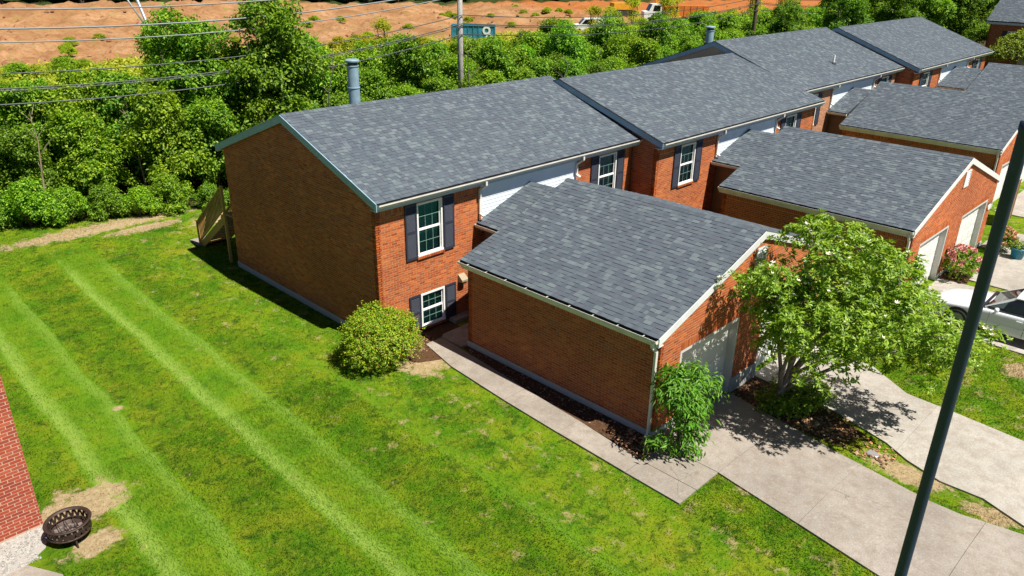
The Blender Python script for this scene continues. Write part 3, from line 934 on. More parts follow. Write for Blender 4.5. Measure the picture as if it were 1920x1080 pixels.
    if flue:
        fx, fy, fz, r = flue
        zr = hr - abs(fy - y0 - yr) * slope
        F = MB().lathe((fx, fy, 0), [(r, zr - .25), (r, fz - .20)], 32).build('flue_pipe', M['flue'], T)
        for zz in (fz - .98, fz - .24): MB().lathe((fx, fy, 0), [(r + .001, zz), (r + .022, zz + .008), (r + .022, zz + .035), (r + .001, zz + .043)], 32).build('flue_band', M['flue'], F)
        MB().lathe((fx, fy, 0), [(r * .86, fz - .21), (r * .86, fz - .05)], 32).build('flue_throat', M['steel'], F)
        MB().lathe((fx, fy, 0), [(r * .5, fz - .075), (r + .05, fz - .075), (r + .055, fz - .03), (r + .02, fz), (0, fz + .02)], 32).build('flue_cap', M['flue'], F)
        MB().lathe((fx, fy, 0), [(r + .1, zr - .28), (r + .06, zr + .06), (r, zr + .09)], 24).build('flue_flashing', M['steel'], F, True)
    return T, roof

# ------------------------------------------------------------------ a double garage
def garage(gx, gw, yb, yf, ge, gr, doors, label, singles, zf=0.0, back_y=None, lamp=False, shingles=300, brick=None, zdoor=2.1, floor_fn=None, hangers=0, dark_gutter=False, vent_end=True):
    """gabled garage, ridge along Y at gx+gw/2; front (doors) at yf facing -Y"""
    brick = brick or M['brick']
    T = empty('double_garage', (gx + gw / 2, (yb + yf) / 2, zf), label, 'garage')
    xr = gx + gw / 2; slope = (gr - ge) / (gw / 2)
    xw, xe = gx + .20, gx + gw - .20
    yfw, ybw = yf + .06, yb - .10
    fl = .20
    zb = zf + fl
    zs = ge - .26                                      # top of the side wall
    # side wall facing -X: a runs from front to back
    side = Wall((xw, yfw, zb), (0, 1, 0), (-1, 0, 0), ybw - yfw, zs - zb, soldier=.20)
    swm = MB().box((xw, yfw, zb), (xw + .12, ybw, zs)).build('side_wall', M['mortar'], T)
    # front wall with door openings
    zc0 = ge - .10 + .2 * slope
    low = zf - .4
    holes = [(a - xw, b - xw, -9, zdoor + zf - zb + .0) for a, b in doors]
    W = xe - xw
    front = Wall((xw, yfw, zb), (1, 0, 0), (0, -1, 0), W, gr - zb, top=[(slope, -1, zc0 - zb), (-slope, -1, zc0 - zb + slope * W)],
                 holes=holes + [(a - xw, b - xw, zdoor + zf - zb, zdoor + zf - zb + .21) for a, b in doors], course0=0.0)
    m = MB()
    xs = [0.0] + [v for a, b in doors for v in (a - xw, b - xw)] + [W]
    zd = zdoor + zf - zb
    for i in range(0, len(xs), 2): m.prism([front.P(xs[i], -.0), front.P(xs[i + 1], 0), front.P(xs[i + 1], zd), front.P(xs[i], zd)], (0, .2, 0))
    top = [(0, zd), (W, zd), (W, zc0 - zb), (W / 2, zc0 - zb + slope * W / 2), (0, zc0 - zb)]
    m.prism([front.P(a, b) for a, b in top], (0, .2, 0))
    fwm = m.build('front_wall', M['mortar'], T)
    lay([side, front], [swm, fwm], brick, singles)
    # soldier lintels over the doors
    for a, b in doors:
        l = MB(); n = int((b - a) / (BH + JT)); stp = (b - a) / n
        for i in range(n): front.prism(l, [(a - xw + i * stp + .004, zd + .004), (a - xw + (i + 1) * stp - .006, zd + .004), (a - xw + (i + 1) * stp - .006, zd + .204), (a - xw + i * stp + .004, zd + .204)], DEPTH)
        l.build('lintel_bricks', brick, fwm)
        z0 = float(gz((a + b) / 2, yf)) + zf
        garage_door(T, a, b, z0 + .04, zdoor + zf, yfw, z0 - .12)
    MB().box((xe - .12, yfw + .21, zb), (xe, ybw, zs)).build('side_wall', M['mortar'], T)
    MB().prism([(xw, ybw, zb), (xe, ybw, zb), (xe, ybw, zc0), (xr, ybw, zc0 + slope * W / 2), (xw, ybw, zc0)], (0, -.16, 0)).build('back_wall', M['mortar'], T)
    f = MB()
    f.box((xw - .03, yfw - .03, low), (xw + .14, ybw + .03, zb - .001))
    f.build('foundation', M['concrete_base'], T)
    xs2 = [xw + .14] + [v for a, b in doors for v in (a, b)] + [xe]
    for i in range(0, len(xs2), 2): MB().box((xs2[i], yfw - .03, low), (xs2[i + 1] + (.03 if i == len(xs2) - 2 else 0), yfw + .2, zb - .001)).build('foundation', M['concrete_base'], T)
    # roof
    th = .08
    roof = MB().prism([(gx, yf, ge), (xr, yf, gr), (gx + gw, yf, ge), (gx + gw, yf, ge - th), (xr, yf, gr - th), (gx, yf, ge - th)], (0, yb - yf, 0)).build('roof', M['roof_under'], T)
    sl = math.hypot(gw / 2, gr - ge)
    shingle_slope((gx - .02, yb, ge - .02 * slope), (0, -1, 0), (gw / 2, 0, gr - ge), yb - yf, sl, roof, shingles, seed=int(gx * 11) + 1)
    shingle_slope((gx + gw + .02, yf, ge - .02 * slope), (0, 1, 0), (-gw / 2, 0, gr - ge), yb - yf, sl, roof, 0, seed=int(gx * 13) + 2)
    ridge_caps((xr, yf, gr + .008), (xr, yb, gr + .008), (1, 0, 0), slope, roof)
    for yy, e, dz in ((yf - .022, .03, 0), (yb - .031, .03, .085)):
        for a, b in ((gx - .01, xr), (gx + gw + .01, xr)):
            MB().prism([(a, yy, ge - .004 - dz), (b, yy, gr - .004 - dz), (b, yy, gr - .20), (a, yy, ge - .20)], (0, e, 0)).build('rake_board', M['trim'], T)
    for xx, ox, k in ((gx, -1, hangers), (gx + gw, 1, 0)):
        MB().box((xx - ox * .01, yf + .02, ge - .25), (xx - ox * .035, yb - .02, ge - .06)).build('fascia_board', M['gutter'] if not dark_gutter else M['trim'], T)
        gutter((xx - ox * .008, yf + .01, ge - .03), (xx - ox * .008, yb - .01, ge - .03), (ox, 0, 0), T, k, drop=.10, wd=.13)
    MB().box((gx + .04, yf + .02, ge - .268), (xw + .05, yb - .02, ge - .252)).build('soffit', M['gutter'], T)
    zf_ = float(gz(gx, yf)) + zf
    downspout([(gx - .06, yf + .12, ge - .12), (gx - .06, yf + .12, ge - .24), (xw - .05, yf + .14, ge - .44), (xw - .05, yf + .14, zf_ + .12), (xw - .16, yf + .14, zf_ + .05)], T, .085, .065)
    # gable vent
    v = MB(); va, vb, vz0, vz1 = xr - .28, xr + .28, gr - 1.06, gr - .46
    for a, b in (((va, vz0), (va + .05, vz1)), ((vb - .05, vz0), (vb, vz1)), ((va + .05, vz0), (vb - .05, vz0 + .05)), ((va + .05, vz1 - .05), (vb - .05, vz1))): v.box((a[0], yfw - .04, a[1]), (b[0], yfw - .0, b[1]))
    v.box((va + .05, yfw - .013, vz0 + .05), (vb - .05, yfw - .012, vz1 - .05))
    vt = v.build('gable_vent', M['trim'], T)
    for i in range(6):
        z = vz0 + .06 + i * (vz1 - vz0 - .11) / 6
        MB().add([(va + .05, yfw - .038, z), (vb - .05, yfw - .038, z), (vb - .05, yfw - .016, z + .05), (va + .05, yfw - .016, z + .05)], [(0, 1, 2, 3)]).build('vent_slat', M['trim'], vt)
    if lamp:
        lx, lz = lamp
        P = MB().lathe((lx, 0, 0), [(0, 0)], 3)
        pl = MB()
        k = 20
        ring = [(lx + .20 * math.cos(2 * math.pi * i / k), yfw - .045, lz + .13 * math.sin(2 * math.pi * i / k)) for i in range(k)]
        pl.prism(ring, (0, .03, 0)).build('number_plaque', M['trim'], T)
        MB().prism([(lx - .22, yfw - .05, lz + .18), (lx - .1, yfw - .05, lz + .26), (lx + .1, yfw - .05, lz + .26), (lx + .22, yfw - .05, lz + .18), (lx, yfw - .05, lz + .14)], (0, .035, 0)).build('plaque_scroll', M['brown_wood'], T)
    return T

# ------------------------------------------------------------------ build the row
YW1 = .30
T1, roof1 = townhouse(0, 12.2, 0.0, 4.75, 4.582, 6.315,
    'nearest brick townhouse with dark shaded gable wall and two white windows beside the lawn', M['brick'], M['mortar'], 300,
    dict(siding=(4.18, 8.82), x=4.0, ridge=6.42, z=3.06, zr=3.92, y=-1.30),
    [(1.60, 2.58, 2.52, 4.18, False, 'green'), (1.65, 2.60, .13, 1.27, False, 'green'), (10.07, 11.12, 2.55, 4.18, False, 'white')],
    [(4.10, 3.35), (8.78, 3.75)], flue=(3.98, 6.6, 7.45, .20))
T2, roof2 = townhouse(12.02, 13.4, -1.11, 5.18, 4.605, 6.30,
    'second brick townhouse in the row, stepped forward, with a brown framed window', M['brick'], M['mortar'], 300,
    dict(siding=(16.4, 21.4), x=16.15, ridge=18.9, z=3.20, zr=4.08, y=-2.35),
    [(13.72, 14.76, 2.60, 4.19, True, 'white'), (22.28, 23.35, 2.68, 4.19, True, 'white')],
    [(16.35, 3.45), (21.35, 3.85)], side_to=1.35)
T3, roof3 = townhouse(25.5, 13.25, .053, 5.163, 4.904, 6.789,
    'third brick townhouse in the row with tan brick and a white roof pipe', M['brick_tan'], M['mortar_light'], 0,
    dict(siding=(29.72, 35.3), x=29.5, ridge=32.35, z=3.41, zr=4.30, y=-.75),
    [(26.97, 28.0, 2.85, 4.46, True, 'white'), (36.35, 37.45, 2.85, 4.46, False, 'green')],
    [(29.67, 3.75), (35.2, 4.1)], side_to=1.0, flue=(26.1, 5.9, 7.46, .21), shingles=0)
T4, roof4 = townhouse(38.7, 14.6, -.907, 5.353, 4.887, 6.837,
    'farthest brick townhouse at the end of the row, beneath the line of trees', M['brick'], M['mortar'], 0,
    dict(siding=(43.6, 49.0), x=43.3, ridge=46.4, z=3.42, zr=4.33, y=-2.4),
    [(40.4, 41.5, 2.8, 4.45, True, 'white'), (50.6, 51.65, 2.8, 4.45, True, 'white')],
    [(43.5, 3.8), (48.9, 4.1)], side_to=1.7, shingles=0)
# white vent pipe on the third roof
MB().lathe((32.2, 1.6, 5.42), [(.06, -.1), (.06, .52), (.045, .52), (.045, .3)], 14).build('vent_pipe', M['pvc'], roof3)
MB().lathe((32.2, 1.6, 5.48), [(.16, -.06), (.13, .03), (.06, .07)], 14).build('pipe_flashing', M['steel'], roof3)

# vent hood and tap on the nearest front wall
def on_wall(T, y):
    h = MB().prism([(3.18, y, 1.22), (3.18, y - .20, 1.28), (3.18, y - .20, 1.34), (3.18, y, 1.50)], (.26, 0, 0)).build('vent_hood', plain('vent_tan', (.30, .25, .16), .5), T)
    MB().box((3.22, y - .17, 1.20), (3.40, y - .01, 1.225)).build('vent_flap', M['steel'], h)
    s = MB().tube([(3.50, y, .56), (3.50, y - .10, .56), (3.50, y - .13, .50)], .02, 8).build('hose_tap', plain('tap_brass', (.30, .24, .12), .35, .9), T)
    MB().lathe((3.50, y - .06, .60), [(.0, 0), (.04, 0), (.04, .012), (0, .012)], 10).build('tap_wheel', M['steel'], s)
on_wall(T1, YW1 - .012)

G1 = garage(1.837, 9.19, -1.35, -8.21, 2.854, 4.37, [(2.95, 5.78), (7.15, 9.98)],
    'nearest brick double garage with grey shingle roof beside the concrete walk', 300, hangers=9)
G2 = garage(14.05, 9.6, -2.45, -9.59, 2.90, 4.48, [(15.18, 18.15), (19.62, 22.81)],
    'second brick double garage with two sunlit white doors behind the white car', 300, lamp=(23.15, 1.75), zdoor=2.14)
G3 = garage(28.5, 9.0, -.85, -8.36, 3.0, 4.7, [(29.6, 32.4), (33.7, 36.5)],
    'third brick double garage with a bright white gutter along its eave', 0, shingles=300)
G4 = garage(42.1, 9.0, -2.5, -9.6, 3.1, 4.75, [(43.2, 46.0), (47.3, 50.1)],
    'farthest double garage, only its grey roof showing behind the third', 0, shingles=0)

# litter and small things on the nearest garage roof
# ------------------------------------------------------------------ neighbouring house at the left edge
def neighbour():
    T = empty('neighbour_house', (-14.6, 3.5, 0), 'brick house wall at the left edge beside the fire pit', 'house')
    x1, y0, zt = -9.57, -1.21, 4.6
    w = Wall((x1 - 6.5, y0, .06), (1, 0, 0), (0, -1, 0), 6.5, zt - .06, soldier=.21)
    fw = MB().box((x1 - 6.5, y0, -.1), (x1 - .18, y0 + .16, zt)).box((x1 - .18, y0, -.1), (x1, y0 + .16, zt)).build('front_wall', M['mortar_light'], T)
    side = Wall((x1, y0, .06), (0, 1, 0), (1, 0, 0), 9.0, zt - .06)
    sw = MB().box((x1 - .16, y0 + .165, -.1), (x1, y0 + 9.0, zt)).build('side_wall', M['mortar_light'], T)
    lay([w, side], [fw, sw], M['brick_neighbour'], 300)
    MB().box((x1 - 6.5, y0 + 8.84, -.1), (x1 - .17, y0 + 9.0, zt)).build('back_wall', M['mortar_light'], T)
    sl = (6.2 - 4.75) / 4.8
    xa, xb = x1 - 6.5, x1 + .12
    ya, yb, yr = y0 - .3, y0 + 9.3, y0 + 4.5
    roof = MB().prism([(xa, ya, 4.78), (xa, yr, 6.25), (xa, yb, 4.78), (xa, yb, 4.68), (xa, yr, 6.15), (xa, ya, 4.68)], (xb - xa, 0, 0)).build('roof', M['roof_under'], T)
    shingle_slope((xa, ya - .02, 4.78), (1, 0, 0), (0, yr - ya, 1.47), xb - xa, math.hypot(yr - ya, 1.47), roof, 0, seed=501)
    shingle_slope((xb, yb + .02, 4.78), (-1, 0, 0), (0, yr - yb, 1.47), xb - xa, math.hypot(yr - yb, 1.47), roof, 0, seed=502)
    MB().prism([(xb - .28, y0, zt), (xb - .28, y0 + 9, zt), (xb - .28, yb - .3, 4.72), (xb - .28, yr, 6.14), (xb - .28, ya + .3, 4.72)], (.14, 0, 0)).build('gable_wall', M['mortar_light'], T)
    for p, q in (((xb + .02, ya), (xb + .02, yr)), ((xb + .02, yb), (xb + .02, yr))):
        MB().prism([(p[0], p[1], 4.77), (q[0], q[1], 6.24), (q[0], q[1], 6.02), (p[0], p[1], 4.55)], (-.03, 0, 0)).build('rake_board', M['trim'], T)
    MB().box((xa, ya + .0, 4.5), (xb - .02, ya + .03, 4.69)).build('fascia_board', M['trim'], T)
neighbour()
# ------------------------------------------------------------------ distant house, top right
def far_house():
    T = empty('distant_house', (88, 0, 0), 'distant brick house with grey roof in the upper right corner', 'house')
    x0, x1, y0, y1, he, hr = 84, 95, -12, 7.9, 4.95, 8.4
    m = MB().prism([(x0, y0, he), ((x0 + x1) / 2, y0, hr), (x1, y0, he), (x1, y0, he - .1), ((x0 + x1) / 2, y0, hr - .1), (x0, y0, he - .1)], (0, y1 - y0, 0))
    roof = m.build('roof', M['roof_under'], T)
    w = (x1 - x0) / 2
    shingle_slope((x0 - .02, y1, he - .01), (0, -1, 0), (w, 0, hr - he), y1 - y0, math.hypot(w, hr - he), roof, 0, seed=801)
    shingle_slope((x1 + .02, y0, he - .01), (0, 1, 0), (-w, 0, hr - he), y1 - y0, math.hypot(w, hr - he), roof, 0, seed=802)
    fw = MB().box((x0 + .5, y0 + .3, -.2), (x0 + .66, y1 - .3, he - .3)).build('front_wall', M['mortar'], T)
    wl = Wall((x0 + .5, y0 + .3, -.2), (0, 1, 0), (-1, 0, 0), y1 - y0 - .6, he - .1)
    lay([wl], [fw], M['brick'], 0)
    MB().prism([(x0 + .5, y1 - .3, -.2), (x1 - .5, y1 - .3, -.2), (x1 - .5, y1 - .3, he - .1), ((x0 + x1) / 2, y1 - .3, hr - .2), (x0 + .5, y1 - .3, he - .1)], (0, -.16, 0)).build('gable_wall', M['mortar'], T)
    MB().prism([(x0 + .67, y0 + .3, -.2), (x1 - .5, y0 + .3, -.2), (x1 - .5, y0 + .3, he - .1), ((x0 + x1) / 2, y0 + .3, hr - .2), (x0 + .67, y0 + .3, he - .1)], (0, .16, 0)).build('gable_wall', M['mortar'], T)
    MB().box((x1 - .66, y0 + .47, -.2), (x1 - .5, y1 - .47, he - .3)).build('back_wall', M['mortar'], T)
    MB().box((x0 + .0, y0 + .02, he - .34), (x0 + .5, y1 - .02, he - .12)).build('fascia_board', M['trim'], T)
    for yy in (5.2, 1.2, -3):
        f = MB().box((x0 + .44, yy - .6, 1.6), (x0 + .49, yy + .6, 4.0)).build('window', M['frame'], T)
        MB().box((x0 + .42, yy - .5, 1.7), (x0 + .437, yy + .5, 3.9)).build('pane', M['glass'], f)
        for s in (-1, 1): MB().box((x0 + .43, yy + s * .85 - .22, 1.6), (x0 + .487, yy + s * .85 + .22, 4.0)).build('shutter', M['shutter'], T)
far_house()
fg = empty('distant_garage', (79.5, -3, 0), 'pale garage wall behind the small bright tree at upper right', 'garage')
MB().box((77, -9, 0), (82.5, 2.6, 2.3)).build('wall', plain('pale_render', (.42, .38, .30), .8), fg)
MB().prism([(76.8, 2.8, 2.28), (79.75, 2.8, 3.1), (82.7, 2.8, 2.28)], (0, -12, 0)).build('roof', M['shingle'], fg)
#@@PART2
# ------------------------------------------------------------------ foliage tools
def rand_unit(n, r): 
    v = r.normal(size=(n, 3)); return v / np.linalg.norm(v, axis=1, keepdims=True)
def leaves(C, Nrm, D, length, width, r, fold=.25, droop=.15):
    """one folded rhombus leaf (2 triangles) at each C; Nrm leaf normal, D leaf direction; returns V,F"""
    n = len(C)
    D = D - (D * Nrm).sum(1, keepdims=True) * Nrm
    D /= np.linalg.norm(D, axis=1, keepdims=True) + 1e-9
    S_ = np.cross(D, Nrm)
    L = (length * r.uniform(.7, 1.25, n))[:, None]; W = (width * r.uniform(.75, 1.2, n))[:, None]
    tip = C + D * L - Nrm * L * droop
    mid = C + D * L * .5
    a = mid + S_ * W * .5 + Nrm * W * fold; b = mid - S_ * W * .5 + Nrm * W * fold
    V = np.stack([C, a, tip, b], 1).reshape(-1, 3)
    k = np.arange(n)[:, None] * 4
    F = np.concatenate([np.concatenate([k, k + 1, k + 2], 1), np.concatenate([k, k + 2, k + 3], 1)], 0)
    return V, F
def crown_points(lobes, n, r, shell=.45, clump=.16, per=14):
    """leaf positions in twig clumps spread through lobes (cx,cy,cz,rx,ry,rz); gives centre and outward normal"""
    lob = np.array(lobes, float)
    area = lob[:, 3] * lob[:, 4] + lob[:, 4] * lob[:, 5] + lob[:, 3] * lob[:, 5]
    m = max(1, n // per)
    idx = r.choice(len(lob), m, p=area / area.sum())
    d = rand_unit(m, r)
    d[:, 2] = np.where((d[:, 2] < -.35) & (r.random(m) < .6), -d[:, 2], d[:, 2])
    rad = 1 - shell * r.random(m) ** 1.7
    rad = rad * (1 + .10 * r.normal(size=m))
    cc = lob[idx, :3] + d * rad[:, None] * lob[idx, 3:6]
    out = d / lob[idx, 3:6]; out /= np.linalg.norm(out, axis=1, keepdims=True)
    C = np.repeat(cc, per, 0) + r.normal(size=(m * per, 3)) * clump
    N = np.repeat(out, per, 0)
    return C, N
def crown_mesh(name, lobes, n, length, width, mat, seed, shell=.45, clump=.16, per=14, up=.55, fold=.25, droop=.15):
    r = np.random.default_rng(seed)
    C, N = crown_points(lobes, n, r, shell, clump, per)
    k = len(C)
    Nn = N * .6 + np.array([0, 0, up]) + r.normal(size=(k, 3)) * .45
    Nn /= np.linalg.norm(Nn, axis=1, keepdims=True)
    D = N + r.normal(size=(k, 3)) * .8
    V, F = leaves(C, Nn, D, length, width, r, fold, droop)
    return np_mesh(name, V, F, mat)
def bark(name, col): 
    n = NT(name)
    f = n.noise(9, 5, .7, n.node('ShaderNodeVectorMath', {0: n.pos(), 1: (3, 3, .6)}, operation='MULTIPLY').outputs[0])
    n.set(n.ramp(f, [(.3, tuple(c * .5 for c in col)), (.7, tuple(min(1, c * 1.3) for c in col))]), .9, spec=.2); n.bump(f, .6, .02)
    return n.mat
M['bark'] = bark('bark_brown', (.12, .085, .06)); M['bark_grey'] = bark('bark_grey', (.19, .165, .14)); M['bark_pale'] = bark('bark_pale', (.34, .27, .17))
M['leaf_hedge'] = leaf_mat('hedge_leaf', (.045, .135, .008), (.140, .300, .014), (.340, .500, .034), .40, .35)
M['leaf_weed'] = leaf_mat('weed_leaf', (.16, .24, .010), (.34, .40, .022), (.55, .53, .07), .4, .2)
M['leaf_magnolia'] = leaf_mat('magnolia_leaf', (.065, .165, .008), (.185, .345, .018), (.380, .520, .055), .36, .45)
M['leaf_shrub'] = leaf_mat('clipped_leaf', (.085, .22, .008), (.220, .390, .014), (.480, .540, .030), .3, .3, (.26, .10, .03))
M['leaf_vine'] = leaf_mat('peach_leaf', (.050, .160, .010), (.095, .270, .014), (.18, .38, .028), .38, .4)
M['leaf_small'] = leaf_mat('bright_leaf', (.12, .19, .012), (.22, .30, .022), (.34, .40, .06), .35, .3)
M['leaf_wood'] = leaf_mat('far_wood_leaf', (.022, .065, .008), (.050, .115, .010), (.11, .175, .018), .25, .2)
M['twig_red'] = plain('red_twig', (.30, .15, .09), .9)

# hedge bushes: a few crowns, copied
def bush_lobes(h, w, k, seed, low=.25):
    r = random.Random(seed); out = []
    for i in range(k):
        t = r.random() ** .8
        z = h * (low + (1 - low) * t) - h * .10
        sp = w * (1.0 - .55 * max(0, t - .45) / .55)
        a = r.uniform(0, 2 * math.pi); q = sp * math.sqrt(r.random()) * .75
        s = r.uniform(.55, 1.0)
        out.append((q * math.cos(a), q * math.sin(a), z, .85 * s, .85 * s, .68 * s))
    if k > 10: out.append((0, 0, h * .45, w * .55, w * .55, h * .32))
    return out
PROTO = []
for i, (h, w, k, nl) in enumerate(((6.2, 2.3, 26, 15000), (6.8, 2.0, 24, 14000), (5.4, 2.6, 26, 15000), (8.4, 2.9, 38, 21000), (3.0, 1.9, 18, 9000), (5.0, 1.3, 9, 2200))):
    cm = crown_mesh('crown', bush_lobes(h, w, k, 40 + i, .32 if i < 3 else .22), nl, .19, .105, M['leaf_hedge'], 60 + i, .42 if i < 5 else .9, .13 if i < 5 else .2)
    tm = MB(); rr = random.Random(90 + i)
    n_st = 3 if i != 3 else 4
    stems = []
    for j in range(n_st):
        a = 2 * math.pi * j / n_st + rr.uniform(-.5, .5)
        p0 = Vector((.12 * math.cos(a), .12 * math.sin(a), -.1))
        pts = [p0]
        for q in range(5):
            p0 = p0 + Vector((math.cos(a) * .16 * w * .5 + rr.uniform(-.1, .1), math.sin(a) * .16 * w * .5 + rr.uniform(-.1, .1), h * .16))
            pts.append(p0)
        tm.tube(pts, [.09, .08, .065, .05, .035, .018], 6)
    me = bpy.data.meshes.new('trunk'); me.from_pydata(tm.v, [], tm.f); me.materials.append(M['bark']); me.update()
    PROTO.append((cm, me, h))
def plant(name, i, x, y, z, s, rz, label, cat, group, color=(1, 1, 1), sz=None, mat=None):
    T = empty(name, (x, y, z), label, cat, group)
    cm, tm, h = PROTO[i]
    for nm, me in (('crown', cm), ('trunk', tm)):
        o = bpy.data.objects.new(nm, me); COL.objects.link(o); o.parent = T
        if nm == 'crown':
            o.color = (*color, 1)
            if mat is not None:
                o.material_slots[0].link = 'OBJECT'; o.material_slots[0].material = mat
    T.scale = (s, s, sz or s); T.rotation_euler = (0, 0, rz)
    return T
r = random.Random(5)
def hedge_y(x): return 19.4 - .40 * (x + 5) if x < 6 else 16.2 - .02 * (x - 6)
RANK = ('front rank', 'second rank', 'third rank', 'rear rank')
def stretch(x):
    if x < -8: return 'at the far left beyond the lawn'
    if x < -3: return 'left of the pale bare sapling'
    if x < 2: return 'above the wooden stairs, left of the gable'
    if x < 9: return 'around the tallest tree, behind the nearest gable'
    if x < 19.5: return 'between the first flue pipe and the pale utility pole'
    if x < 30: return 'behind the second townhouse roof'
    if x < 44: return 'behind the second flue pipe'
    if x < 60: return 'behind the third townhouse roof'
    if x < 80: return 'behind the farthest townhouse roof'
    return 'beyond the end of the row'
x = -17.0
while x < 104:
    far = x > 40
    for row in range(4):
        xx = x + r.uniform(-.7, .7); yy = hedge_y(x) + (2.2 if row == 0 else 1.9) + row * 2.6 + r.uniform(-.6, .6)
        i = r.choice((0, 1, 2)) if row else r.choice((0, 2, 2))
        s = r.uniform(.80, 1.02) * (.86 if row == 0 else 1.0)
        if -16 < x < 3 and row >= 2: s *= .86
        if 8 < xx < 34: s *= .95
        if x < 1: s *= .93
        if 9 < xx < 19 and row == 3: s *= .8
        tint = r.choice(((1, 1, 1), (.85, .92, .9), (1.15, 1.1, .9), (.95, 1.05, 1), (1.3, 1.18, .85), (1.2, 1.15, .9)))
        plant('hedge_tree', i, xx, yy, 0, s, r.uniform(0, 6.28), 'leafy hedgerow tree, ' + RANK[row] + ', ' + stretch(x), 'tree', 'hedgerow trees ' + stretch(x), tint)
    x += 2.3 if not far else 3.0
x = -15.0
while x < 8:
    plant('hedge_bush', 4, x + r.uniform(-.3, .3), hedge_y(x) + .45 + r.uniform(-.3, .3), 0, r.uniform(.34, .66), r.uniform(0, 6.28), 'low bush at the foot of the hedgerow, ' + stretch(x), 'bush', 'low bushes along the lawn edge', r.choice(((1.1, 1.1, 1), (.9, 1, 1), (1.3, 1.2, .9))))
    x += 1.25
plant('tall_tree', 3, 7.4, 18.6, 0, 1.12, .4, 'tallest dark green tree in the hedgerow, just left of the flue pipe', 'tree', None, (.88, .95, .9))
plant('tall_tree', 3, 4.4, 20.4, 0, 1.02, 2.1, 'broad tree standing left behind the tallest hedgerow tree', 'tree', None, (.95, 1, .9))
plant('tall_tree', 3, 10.4, 20.6, 0, .86, 3.3, 'leafy tree right behind the first flue pipe', 'tree', None, (1.1, 1.1, .9))
plant('bright_tree', 1, 9.6, 37.0, 0, .95, 1.2, 'bright green young tree in front of the leaning pole', 'tree', None, (1.3, 1.35, 1))
# taller trees at the far end of the row, upper right
for k, (tx, ty, ts) in enumerate(((62, 13.5, 1.0), (67, 16, 1.1), (72, 12.5, 1.05), (77, 16, 1.15), (82, 13.5, 1.2), (87, 17, 1.3), (92, 13, 1.3), (98, 18, 1.3), (104, 14, 1.4), (57, 17, .9), (110, 20, 1.5), (97, 8, 1.25))):
    plant('background_tree', 3, tx, ty, 0, ts, k * 1.3, 'tall dark tree past the row, ' + ('above the farthest roof' if tx < 75 else 'left of the distant house' if tx < 90 else 'behind the distant house'), 'tree', 'tall trees past the last townhouse', r.choice(((.8, .9, .85), (1, 1, .9), (.7, .8, .8))))
# weeds and young growth between hedge and building site
def scrub_place(wx):
    if wx < 12: return 'left of the leaning pole'
    if wx < 30: return 'right of the leaning pole'
    if wx < 55: return 'left of the teal container'
    if wx < 80: return 'between the teal container and the white van'
    return 'near the dump truck'
for k in range(34):
    wx = r.uniform(8, 120); wy = r.uniform(68, 100)
    plant('scrub_bush', 4, wx, wy, 0, .5, k, 'small scrub bush growing on the bare earth of the site', 'bush', 'bushes on the bare earth', (.9, 1, .8), .3, M['leaf_weed'])
for k in range(250):
    wx = r.uniform(-6, 70) if k < 190 else r.uniform(70, 120)
    lo, hi = 30, (66 if wx < 45 else 60)
    wy = r.uniform(lo, hi)
    if abs(wx - 58) < 5 and abs(wy - 59) < 6: wy -= 12
    s = r.uniform(.35, .85) * (1.15 if wx > 40 else 1)
    plant('scrub_bush', 4, wx, wy, 0, s, r.uniform(0, 6.28), 'yellow green scrub bush beyond the hedgerow, ' + scrub_place(wx), 'bush', 'scrub bushes ' + scrub_place(wx), r.choice(((1, 1, 1), (1.15, 1.05, .9), (.85, 1, .8), (.6, .85, .6))), s * r.uniform(.5, .8), M['leaf_weed'])
for k, (wx, wy, s) in enumerate(((41.5, 56, .95), (77, 55, 1.0), (83, 57, .9), (96, 56, 1.15), (101, 58, 1.2), (93, 60, 1.1), (120, 54, 1.3), (126, 57, 1.4), (133, 55, 1.4))):
    plant('young_tree', 5, wx, wy, 0, s * 1.1, k, 'slender yellow green young tree, ' + scrub_place(wx), 'tree', 'young trees by the building site', (1.1, 1.1, .9), s * .9, M['leaf_weed'])
def weeds():
    q = np.random.default_rng(303); n = 60000
    x = q.uniform(-10, 100, n); y = 29 + (37 if False else 36) * q.random(n) + np.where(x < 45, 3, -2)
    k = np.sin(x * .5) * np.sin(y * .43) + np.sin(x * 1.3 + y) * .5 + q.normal(size=n) * .5
    keep = k > -.55; x, y = x[keep], y[keep]; n = len(x)
    z = q.random(n) ** 1.6 * .75
    C = np.stack([x, y, z], 1); D = q.normal(size=(n, 3)) * .7 + np.array([0, 0, .5])
    N = q.normal(size=(n, 3)) * .5 + np.array([0, -.3, 1.]); N /= np.linalg.norm(N, axis=1, keepdims=True)
    V, F = leaves(C, N, D, .42, .2, q, .2, .1)
    o = bpy.data.objects.new('weeds', np_mesh('weeds', V, F, M['leaf_weed'])); COL.objects.link(o)
    tag(o, 'rank yellow green weeds between the hedgerow and the bare earth', 'weeds', kind='stuff')
weeds()
def clods():
    q = random.Random(77); m = MB()
    for i in range(1500):
        x = q.uniform(5, 150); y = q.uniform(66, 150)
        if y + .42 * x > 160: continue
        s_ = q.uniform(.12, .5); z = float(ground_height(np.array(x), np.array(y))) - .1
        vs = [(x + s_ * q.uniform(.6, 1.2) * math.cos(a), y + s_ * q.uniform(.6, 1.2) * math.sin(a), z) for a in (0, 1.3, 2.5, 3.8, 5)] + [(x + q.uniform(-.1, .1), y, z + s_ * q.uniform(.5, 1.0))]
        m.add(vs, [(0, 1, 5), (1, 2, 5), (2, 3, 5), (3, 4, 5), (4, 0, 5)], q.randrange(2))
    tag(m.build('earth_clods', [plain('clod_a', (.30, .14, .06), .95), plain('clod_b', (.20, .085, .04), .95)]), 'clods and stones scattered over the bare earth', 'earth', kind='stuff')
clods()
